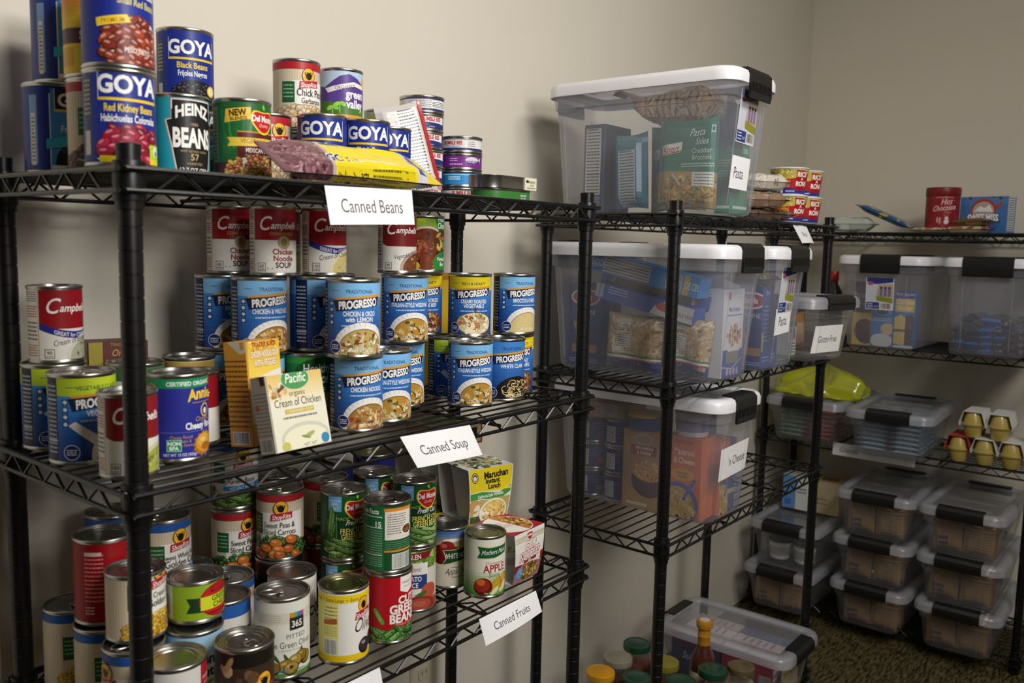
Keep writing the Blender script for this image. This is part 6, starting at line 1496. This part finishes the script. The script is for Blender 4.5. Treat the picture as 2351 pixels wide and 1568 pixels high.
# ---------------------------------------------------------------- rice cups and bags on top of the middle unit
def rice_cup(label, x, y, z, rz):
    t = empty('rice_cup', (x, y, z), rz, label, 'cup', 'red rice cups on top of the middle unit')
    h, r0, r1 = .068, .038, .047
    MB().lathe([(0, 0), (r0-.002, 0), (r0, .002), (r1, h-.004), (r1+.0025, h-.003), (r1+.0025, h-.001), (r1, h), (0, h)], NSEG).build('cup_body', 'foam', t)
    global RC
    if RC is None:
        a = Art(); C = PI*.085*1000
        a.R(-140, 0, 140, 60, 'b8141c'); a.P([(-140, 60), (-140, 40)]+[(-70+i*10, 44+8*math.cos(i*.45)) for i in range(15)]+[(140, 40), (140, 60)], 'c8b44a'); a.chips(0, 56, 130, 14, 160, 4, ['d8c860', 'b8a03c', '7a8a3a', 'e8dc8a'], 4)
        a.R(-140, 0, 140, 13, '27338a'); a.R(-60, 13, -42, 56, '5a1a14'); a.lines(-58, 16, -44, 54, 7, 'c8a898', .35)
        for u in (34, -120, -100): a.P([(u-18, 8), (u+18, 8), (u+16, 56), (u-16, 58)], 'a80e16'); a.T('RICE', u, 42, 11, 'f4f0ea', w=.85, b=.04); a.T('A', u, 33, 7, 'f4f0ea', b=.03); a.T('RONI', u, 19, 11, 'f4f0ea', w=.85, b=.04)
        a.T('HEAT', -10, 34, 4, 'f0c83a', b=.01); a.T('3 MIN', -10, 24, 9, 'f0a81c', w=.8, b=.04); a.lines(-18, 16, 2, 20, 1, 'e8c8b8'); a.E(-18, 6, 4, 5, 'c8d0e4', 12); a.lines(-8, 3, 16, 9, 1, 'c8d0e4', .5)
        mb = MB(); C = 2*PI*42.5
        def F(u, v, o, i, j):
            A = u/42.5; q = r0+(r1-r0)*(v+3)/68+.0006+o
            return (q*math.sin(A), -q*math.cos(A), (v+3)/1000)
        a.emit(mb, F, -C/2, C/2, 0, 60, NSEG, eps=5e-6); ob = mb.build('cup_print', 'label', None, smooth=0); RC = ob.data; bpy.data.objects.remove(ob)
    link('cup_print', RC, t)
RC = None
for i, (x, y, z, s) in enumerate(((1.713, -.052, 0, 'red rice cup, lower front one, half behind the rice bags'), (1.713, -.052, .0682, 'red rice cup, upper front one of the two stacks'),
                                  (1.818, -.052, 0, 'red rice cup, lower rear one of the two stacks'), (1.818, -.052, .0682, 'red rice cup, upper rear one of the two stacks'))):
    rice_cup(s, x, y, U2Z[0]+z, math.atan2(CAM.y-y, CAM.x-x)+PI/2)
def ricebag(c, d, seed):
    a = Art(); a.R(-110, -80, 110, 80, c); a.chips(0, 0, 100, 70, 260, 5, [mix(c, 'ffffff', .25), mix(c, '000000', .2), c], seed); a.R(-110, -80, -96, 80, d); a.R(96, -80, 110, 80, d); a.P([(40, -80), (90, -80), (96, 30), (70, 60)], mix(c, d, .7)); return a
GG = 'small bags of rice lying beside the rice cups'
pillow('rice_bag', 'white and orange rice bag on top of the other two bags', 'bag', GG, (1.56, -.05, U2Z[0]+.072), (0, math.radians(3), -1.05), .125, .09, .036, ricebag('cfc4b4', 'c8743a', 4), 'cfc4b4', lump=.1, back=ricebag('cfc4b4', 'c8743a', 4))
pillow('rice_bag', 'brownish rice bag lying flat under the white and orange one', 'bag', GG, (1.558, -.045, U2Z[0]+.03), (0, 0, -.9), .13, .095, .034, ricebag('8a7058', 'a85a34', 5), '8a7058', lump=.1, back=ricebag('8a7058', 'a85a34', 5))
pillow('rice_bag', 'dark brown rice bag in front of the rice cups, lowest of the bags', 'bag', GG, (1.58, -.045, U2Z[0]+.004), (0, 0, -.5), .16, .075, .022, ricebag('6a5442', '9a6a4c', 6), '6a5442', lump=.1, back=ricebag('6a5442', '9a6a4c', 6))
# ---------------------------------------------------------------- the unit along the right wall
R9 = -PI/2
z0, z1, z2, z3 = U3Z
a = Art(); a.T('Hot', 6, 92, 18, 'e8c8c8', w=.85, sh=.3, b=.01, rot=.1); a.T('Chocolate', 0, 72, 17, 'e8c8c8', w=.72, sh=.3, b=.01, rot=.1); a.T('CLASSIC', 12, 64, 4, 'd8a8a8'); a.lines(-30, 112, 30, 118, 1, 'c88a8a', .5)
a.E(8, 34, 8, 8, 'e0d0d0', 18); a.E(8, 46, 6, 6, 'e0d0d0', 16); a.E(-20, 40, 3, 10, 'c89a9a'); a.E(-12, 38, 3, 12, 'c89a9a')
rd = random.Random(4)
for _ in range(26): a.E(rd.uniform(-70, 70), rd.uniform(10, 120), 1.3, 1.3, 'd8b0b0', 6)
t = empty('cocoa_tin', (2.77, -.178, z0), math.atan2(CAM.y+.18, CAM.x-2.77)+PI/2+.12, 'dark red hot chocolate tin on top of the right-hand unit', 'tin')
MB().lathe([(0, .001), (.05, .001), (.052, 0), (.053, .002), (.0525, .005), (.0525, .128), (0, .128)], NSEG).build('tin_body', 'tin', t)
MB().lathe([(.0535, .124), (.0545, .126), (.0545, .15), (.053, .153), (.049, .153), (.047, .151), (0, .151)], NSEG, col='7a1a1e').build('tin_lid', 'label', t, smooth=40)
o = wrap_label(a, .0527, .004, .124, '8c1c22', 'tin_print', 'label', t)
a = Art(); a.R(-80, 0, 80, 140, '3f72b0'); a.R(-80, 96, 80, 140, '4a7cba'); a.E(0, 76, 40, 40, 'a83a34', 26); a.E(0, 74, 34, 32, 'b8a898', 24); a.P([(-30, 74), (-10, 92), (4, 84), (18, 96), (32, 72)], 'e6e8ee'); a.Q([(34, 86), (54, 106), (60, 100), (40, 76)], 'b83a2c')
for x, y in ((-44, 118), (30, 122), (52, 116), (48, 40), (-48, 60)): a.E(x, y, 6, 5, '5a3a2c', 10)
a.P([(-60, 56), (58, 56), (54, 26), (30, 12), (-30, 12), (-56, 26)], '3a6aa8'); a.T('SWISS MISS', 0, 40, 22, 'f2f4f8', w=.62, b=.04, arc=3, out='1e2a5a', ow=.04); a.P([(-30, 34), (30, 34), (22, 14), (-22, 14)], '8a2a2a'); a.T('MILK CHOCOLATE', 0, 22, 5, 'e8d8c8', w=.7)
r_ = Art(); r_.R(-60, 0, 60, 140, '4a78b8'); r_.facts(-26, 10, 24, 132, 'd8dae0', '3a3a40', 5, 16)
carton('cocoa_box', 'blue milk chocolate cocoa box next to the red tin', 'box', None, (2.8, -.31, z0), R9-.22, .15, .065, .122, '3f72b0', a, r_, r_)
def foil(c, d, seed, txt=None):
    a = Art(); a.R(-120, -80, 120, 80, c); rd = random.Random(seed)
    for _ in range(12): x, y = rd.uniform(-100, 100), rd.uniform(-60, 60); a.E(x, y, rd.uniform(8, 26), rd.uniform(6, 16), mix(rd.choice(d), c, rd.uniform(0, .4)), 12, rd.uniform(0, 3))
    if txt: a.T(txt, 0, -6, 16, 'f0ece0', w=.8, b=.03)
    return a
GP = 'packets lying on top of the right-hand unit'
pillow('drink_packet', 'brown and cream packet lying in front of the blue cocoa box', 'packet', GP, (2.685, -.28, z0+.0012), (0, 0, 1.5), .14, .1, .02, foil('b8a888', ['6a3a20', '8a5a34', 'd8ccb0'], 3), 'b8a888', back=foil('b8a888', ['6a3a20', 'd8ccb0'], 8))
pillow('drink_packet', 'brown packet propped open against the blue cocoa box', 'packet', GP, (2.695, -.292, z0+.0235), (.02, .06, 1.4), .13, .09, .022, foil('6a4a2c', ['3a2414', '9a7a4a', 'c8a870'], 4), '6a4a2c', back=foil('8a6a44', ['3a2414', 'c8a870'], 9))
pillow('drink_packet', 'pale packet lying at the foot of the red cocoa tin', 'packet', GP, (2.645, -.175, z0+.0012), (0, 0, 1.3), .12, .08, .014, foil('c8b8a0', ['a83a34', 'e0d8c8', '8a6a4a'], 5), 'c8b8a0')
pillow('noodle_bag', 'white and green noodle bag lying on the right-hand unit', 'bag', None, (2.73, .105, z0+.006), (0, 0, -1.35), .17, .12, .045, foil('b8c0b8', ['3a6a3a', 'e0e4e0', '2a5a4a', 'd8dcd8'], 6), 'b8c0b8', lump=.12, back=foil('b8c0b8', ['3a6a3a', 'e0e4e0', '2a5a4a'], 11))
pillow('noodle_bag', 'blue and yellow bag tilted up on the white and green noodle bag', 'bag', None, (2.72, -.005, z0+.046), (0, .42, -1.5), .2, .12, .022, foil('2f5a8a', ['d8b84a', 'e8e0b0', '3a7a4a', 'c8783a'], 7), '2f5a8a', back=foil('2f5a8a', ['d8b84a', '3a7a4a'], 12))
t = empty('syrup_bottle', (2.75, .165, z1), 0, 'dark bottle with a red cap behind the far post', 'bottle')
MB().lathe([(0, 0), (.032, 0), (.036, .006), (.036, .14), (.03, .175), (.015, .2), (.014, .215), (0, .215)], 28, col='1e100c').build('bottle_body', 'jarlid', t)
MB().lathe([(.0145, .212), (.0165, .213), (.0165, .245), (.015, .248), (0, .248)], 24, col='b8141c').build('cap', 'jarlid', t)

GW = 'white lidded bins on the right-hand unit'
bin_('white lidded bin of baking mix boxes on the right-hand unit', GW, (2.73, -.062, z1), R9, .22, .38, .262, .42, .308, lw=.125, stickers=[('price_sticker', price_sticker(), -.045, .043, .13, .235, 'f0f0f2', 0)])
bin_('white lidded bin of snack bars at the right edge of the photo', GW, (2.73, -.378, z1), R9, .21, .38, .234, .42, .308, lw=.14)
GX = 'baking mix boxes in the white lidded bin'
a = Art(); a.R(-60, 110, 60, 240, '4a3038'); a.R(-60, 0, 60, 110, 'd8b848'); a.T('Brownie', 0, 160, 20, 'd8c8b8', w=.75, sh=.3); a.T('SUPREME', 0, 134, 12, 'a87a4a', w=.9); a.E(10, 50, 34, 40, '5a3434', 20); a.E(16, 24, 26, 20, '4a2a28', 16)
carton('baking_mix_box', 'brown and yellow brownie mix box, leftmost in the baking bin', 'box', GX, (2.603, .006, z1+.004), R9, .064, .05, .215, 'd8b848', a)
a = Art(); a.R(-60, 0, 60, 200, '3a7ac0'); a.E(0, 128, 28, 24, 'c8d4e8', 26); a.E(0, 128, 26, 22, '2a4a9a', 26); a.T('Pillsbury', 0, 122, 12, 'e0e6f2', w=.8, b=.02); a.E(0, 20, 36, 24, 'd8dce0', 20); a.E(18, 60, 22, 20, 'd8c49a', 20); a.lines(-30, 84, 30, 98, 2, 'c8d8ec')
carton('baking_mix_box', 'light blue cake mix box in the middle of the baking bin', 'box', GX, (2.6, -.062, z1+.004), R9, .07, .05, .165, '3a7ac0', a)
a = Art(); a.R(-60, 0, 60, 200, '3a7ac0'); a.R(-60, 166, 60, 200, '2c3c8c'); a.T('Moist Supreme', 0, 174, 11, 'e0e4f0', w=.7, sh=.2); a.R(-60, 120, 60, 164, 'e0b848'); a.T('Golden', 0, 146, 16, 'f4ecd8', w=.8, sh=.2, b=.02); a.T('Butter', 0, 126, 16, 'f4ecd8', w=.8, sh=.2, b=.02); a.P([(-40, 14), (4, 10), (4, 100), (-10, 112), (-34, 100)], 'e0c468'); a.P([(4, 10), (46, 10), (44, 94), (20, 114), (4, 100)], '4a3a3c'); a.R(-40, 54, 4, 62, '5a4444'); a.chips(24, 56, 18, 40, 30, 4, ['5a4a4c', '3a2c2e'], 4); a.R(-60, 0, 60, 8, 'd8d8e4')
carton('baking_mix_box', 'blue and yellow golden butter cake mix box, rightmost in the baking bin', 'box', GX, (2.603, -.13, z1+.004), R9, .064, .05, .19, '3a7ac0', a)
# snack bars piled in their bin
proto = {}
def snack(i, x, y, z, rot):
    k = i % 5
    if k not in proto:
        c, d, tx = (('232b4a', ['c8742c', '3a4a8a'], 'e8e0d0'), ('3a2c38', ['6a4a3a', '8a8a94'], 'd8d0d0'), ('2f7ac8', ['e8e8ee', '3a4ab0'], 'f0f0f4'), ('2a3050', ['8a9a3a', '4a5a9a'], 'd8dcc8'), ('34343e', ['5a4a44', 'b8b0a8'], 'd0d0d0'))[k]
        proto[k] = pillow('snack_bar', '', 'snack bar', None, (0, 0, 0), (0, 0, 0), .1, .036, .02, foil(c, d, k+3).T('BAR', 0, -5, 10, tx, b=.03), c, nu=10, nv=6, back=foil(c, d, k+8))
        o = proto[k]
    else:
        o = proto[k].copy(); COL.objects.link(o)
    o.location = (x, y, z); o.rotation_euler = rot
    tag(o, ('dark wrapped snack bar in the pile filling the bin at the right photo edge', 'light blue wrapped snack bar in the pile filling the bin at the right photo edge')[k == 2], 'snack bar', 'snack bars in the right bin')
rd = random.Random(12)
n = 0
for lay in range(4):
    for ix in range(3):
        for iy in range(5):
            x = 2.603+ix*.108; y = -.458+iy*.039+lay*.002
            snack(n if rd.random() > .12 else 2, x+rd.uniform(-.003, .003), y, z1+.006+lay*.021, (rd.uniform(-.08, .08), rd.uniform(-.05, .05), rd.uniform(-.08, .08))); n += 1
for k in range(9):
    snack(k*2+1, 2.6+(k % 3)*.105+rd.uniform(-.008, .008), -.44+(k//3)*.062, z1+.095+.0012*k, (rd.uniform(-.12, .12), rd.uniform(-.1, .1), rd.uniform(-.35, .35)))
# low clear bins
GL = 'low clear bins with black latches on the right-hand unit'
FLAT = (.215, .385, .25, .415, .155)
def flat(label, x, y, z, rz=0, w=0):
    return bin_(label, GL, (x, y, z), R9+rz, FLAT[0]+w, FLAT[1], FLAT[2]+w, FLAT[3], FLAT[4], False, lw=.135, ridges=4)
flat('low clear bin of green and red packets with a yellow bag on its lid', 2.73, .172, z2)
flat('low clear bin full of blue and white packets', 2.685, -.118, z2, .05)
def packet(nm, label, group, c, d, loc, rz, sz, seed):
    k = ('pk', c)
    if k not in proto: proto[k] = o = pillow(nm, label, 'packet', group, loc, (0, 0, rz), *sz, foil(c, d, seed), c, nu=10, nv=8, back=foil(c, d, seed+9))
    else:
        o = proto[k].copy(); COL.objects.link(o); o.location = loc; o.rotation_euler = (0, 0, rz)
        tag(o, label, 'packet', group)
    return o
for i in range(7):
    packet('snack_packet', 'pale green flat packet in the left stack of the bin under the yellow bag', 'green packets', '7a9a7a', ['c8d0c0', '4a7a5a', 'd8dcd0'], (2.622, .222, z2+.0085+i*.0155), R9+rd.uniform(-.1, .1), (.1, .13, .014), 3)
    packet('snack_packet', 'red flat packet in the right stack of the bin under the yellow bag', 'red packets', 'a84a3c', ['c86a54', '7a2c24', 'd8a898'], (2.622, .122, z2+.0085+i*.0155), R9+rd.uniform(-.1, .1), (.1, .13, .014), 4)
packet('snack_packet', 'blue flat packet on top of the pale green stack', None, '3a6ab0', ['5a8ad0', 'd88a4a'], (2.622, .222, z2+.0085+7*.0155), R9, (.1, .13, .012), 5)
for c in range(2):
    for q in range(2):
        for i in range(8):
            packet('snack_packet', ('blue and white packet in the %s stack at the %s of the full blue bin' % (('left', 'right')[c], ('front', 'back')[q])), 'blue and white packets', 'a8bccb', ['e0e6ea', '4a90b8', '7aa8c4', '2f6a94'],
                   (2.587+q*.136+.005*c, -.066-c*.104, z2+.0085+i*.0158), R9+.05+rd.uniform(-.05, .05), (.1, .13, .0145), 6)
# crumpled yellow bag
mb = MB(); rd2 = random.Random(7); nU, nV = 96, 30
vs = []
for j in range(nV+1):
    th = PI*j/nV
    for i in range(nU):
        ph = 2*PI*i/nU
        k = 1+.1*math.sin(3*ph+2)+.07*math.sin(7*ph+3*th)+.05*abs(math.sin(6*ph-5*th+1))+.05*abs(math.sin(9*ph+7*th))-.03*abs(math.sin(13*ph-9*th))
        x = math.sin(th)*math.cos(ph)*k; y = math.sin(th)*math.sin(ph)*k; zz = max(-.02, math.cos(th)*(.5+.12*math.sin(5*ph)+.1*math.sin(2*ph))+.22*max(0, -y-.35))
        vs.append((x*.11, y*.16, zz*.15))
fs = [(j*nU+i, j*nU+(i+1) % nU, (j+1)*nU+(i+1) % nU, (j+1)*nU+i) for j in range(nV) for i in range(nU)]
mb.add(vs, fs)
o = mb.build('plastic_bag', 'yellowbag', None, smooth=70)
o.location = (2.70, .165, z2+.1595); tag(o, 'crumpled bright yellow plastic bag lying on the lid of a low clear bin', 'bag')
# apple sauce packs
M['apple'] = mat('apple_sauce_in_clear_cup', 'b9a356', 0.25, noise=(40, .12), coat=.5)
pk = None
def sauce_pack(label, x, y, z, sleeve='e2e2e0'):
    t = empty('fruit_cup_pack', (x, y, z), R9, label, 'fruit cup pack', 'packs of apple sauce cups on the right-hand unit')
    global pk
    if pk is None:
        cup = MB().lathe([(0, 0), (.022, 0), (.0235, .002), (.03, .038), (.034, .0385), (.034, .0405), (0, .0405)], 32).build('cup', 'apple', t)
        pk = cup.data; bpy.data.objects.remove(cup)
    for dy in (0, .07):
        for up in (0, 1):
            o = link('cup', pk, t); o.location = (0, dy-.035, up*.082)
            if up: o.rotation_euler = (PI, 0, 0)
    mb = MB()
    pr = [(-.0355, .036), (-.0375, .046), (-.026, .0835), (.026, .0835), (.0375, .046), (.0355, .036)]
    th = .001
    for (x0, a0), (x1, a1) in zip(pr, pr[1:]):
        mb.add([(x0, -.064, a0), (x1, -.064, a1), (x1, .064, a1), (x0, .064, a0)], [(0, 1, 2, 3)], sleeve)
        mb.add([(x0*1.03, -.064, a0+th), (x1*1.03, -.064, a1+th), (x1*1.03, .064, a1+th), (x0*1.03, .064, a0+th)], [(3, 2, 1, 0)], sleeve)
        mb.add([(x0, -.064, a0), (x1, -.064, a1), (x1*1.03, -.064, a1+th), (x0*1.03, -.064, a0+th)], [(0, 1, 2, 3)], sleeve)
    mb.build('paper_sleeve', 'card', t, smooth=0)
for x, y, z, s, c in ((2.67, -.312, 0, 'apple sauce pack with a red and yellow sleeve, leftmost of the bottom row', 'b8402c'), (2.67, -.389, 0, 'apple sauce pack in the middle of the bottom row', 'e2e2e0'), (2.67, -.466, 0, 'apple sauce pack at the right of the bottom row', 'e2e2e0'),
                      (2.67, -.35, .085, 'apple sauce pack on top of the bottom row, left one', 'e2e2e0'), (2.67, -.427, .085, 'apple sauce pack on top of the bottom row, right one', 'e2e2e0')):
    sauce_pack(s, x, y, z2+z, c)
# bottom of the right-hand unit: stacks of low bins
P_ = .161
flat('low clear bin of brown packets, bottom of the two-bin stack', 2.655, .202, z3, 0, -.02)
flat('low clear bin with two white tubs, top of the two-bin stack', 2.675, .198, z3+P_, 0, -.02)
for i in range(3):
    flat('low clear bin of brown packets, %s of the middle three-bin stack' % ('bottom', 'middle one', 'top')[i], 2.71, -.095+.002*i, z3+P_*i, .02*(i-1), -.016)
    flat('low clear bin of brown packets, %s of the right three-bin stack' % ('bottom', 'middle one', 'top')[i], 2.71, -.365+.001*i, z3+P_*i, .02*(1-i), -.018)
def oat(x, y, z, label, sp, seed):
    k = ('oat', seed % 3)
    if k not in proto:
        a = Art(); c = ('9a7a54', 'a08058', '8f7250')[seed % 3]
        a.R(-60, -70, 60, 70, c)
        if seed % 3 == 0: a.R(-30, -44, 4, -14, '5a4650'); a.T('OATS', -12, -34, 8, 'b8a48a'); a.lines(-36, 10, 36, 44, 4, '6a5238', .35)
        elif seed % 3 == 1: a.R(-60, 30, 60, 34, '5a4630'); a.lines(-36, -40, 36, 22, 7, '7a6040', .35); a.E(20, 44, 16, 10, '6a4a34')
        else: a.E(0, 20, 26, 20, '6a5238', 16); a.R(2, -46, 34, -16, '54424e'); a.lines(-36, -40, -4, 0, 4, '7a6040', .4)
        proto[k] = o = pillow('oatmeal_packet', label, 'packet', 'brown oatmeal packets in the low bins', (x, y, z), turned(-90, 90, sp), 88e-3, .116, .026, a, c, nu=10, nv=10, seal=.006)
    else:
        o = proto[k].copy(); COL.objects.link(o); o.location = (x, y, z); o.rotation_euler = turned(-90, 90, sp)
    tag(o, label, 'packet', 'brown oatmeal packets in the low bins')
n = 0
for xs, yc, zc, s in ((2.655, .202, z3, 'bottom bin of the two-bin stack'), (2.71, -.097, z3, 'bottom bin of the middle stack'), (2.71, -.095, z3+P_, 'middle bin of the middle stack'), (2.71, -.093, z3+2*P_, 'top bin of the middle stack'),
                      (2.71, -.365, z3, 'bottom bin of the right stack'), (2.71, -.364, z3+P_, 'middle bin of the right stack'), (2.71, -.363, z3+2*P_, 'top bin of the right stack')):
    for dx in range(3):
        for c in (-1, 1):
            oat(xs-.15+dx*.034, yc-c*.0462, zc+.068, 'brown oatmeal packet in the %s, %s' % (s, (('front', 'second', 'third')[dx]+' on the '+('left', 'right')[c > 0])), rd.uniform(-4, 4), n); n += 1
for i, (x, y) in enumerate(((2.555, .235), (2.56, .145))):
    t = empty('plastic_tub', (x, y, z3+P_+.005), .3, 'white tub with a dark lid inside the upper bin, %s one' % ('left', 'right')[i], 'tub', 'white tubs in the low bin')
    MB().lathe([(0, 0), (.032, 0), (.034, .003), (.039, .062), (0, .062)], 32).build('tub_body', 'foam', t)
    MB().lathe([(.0385, .062), (.042, .063), (.042, .074), (.04, .076), (0, .076)], 32, col='3a4048').build('tub_lid', 'label', t, smooth=40)
    MB().lathe([(.0352, .014), (.0385, .046)], 32, col='a8a8a4').build('printed_band', 'label', t)
zt = z3+2*P_
a = Art(); a.R(-60, 0, 0, 140, '5a8ac0'); a.R(0, 0, 60, 140, 'c8ccc8'); a.R(-40, 14, -16, 36, '3a6ab0'); a.lines(4, 60, 40, 84, 2, '5a6a7a')
carton('tissue_box', 'blue and white box standing on the two-bin stack', 'box', None, (2.72, .228, zt+.001), R9, .1, .12, .125, 'c8ccc8', a)
carton('cardboard_box', 'cream cardboard box beside the blue and white box on the two-bin stack', 'box', None, (2.735, .122, zt+.001), R9, .1, .13, .12, 'b0a07c', Art().lines(-30, 30, 10, 60, 2, '8a7a58'), None, None, Art().R(-60, -70, 60, 70, 'a8946c').R(-30, -40, 30, 10, '6a4a34'))
bpy.data.objects.remove(_fo)
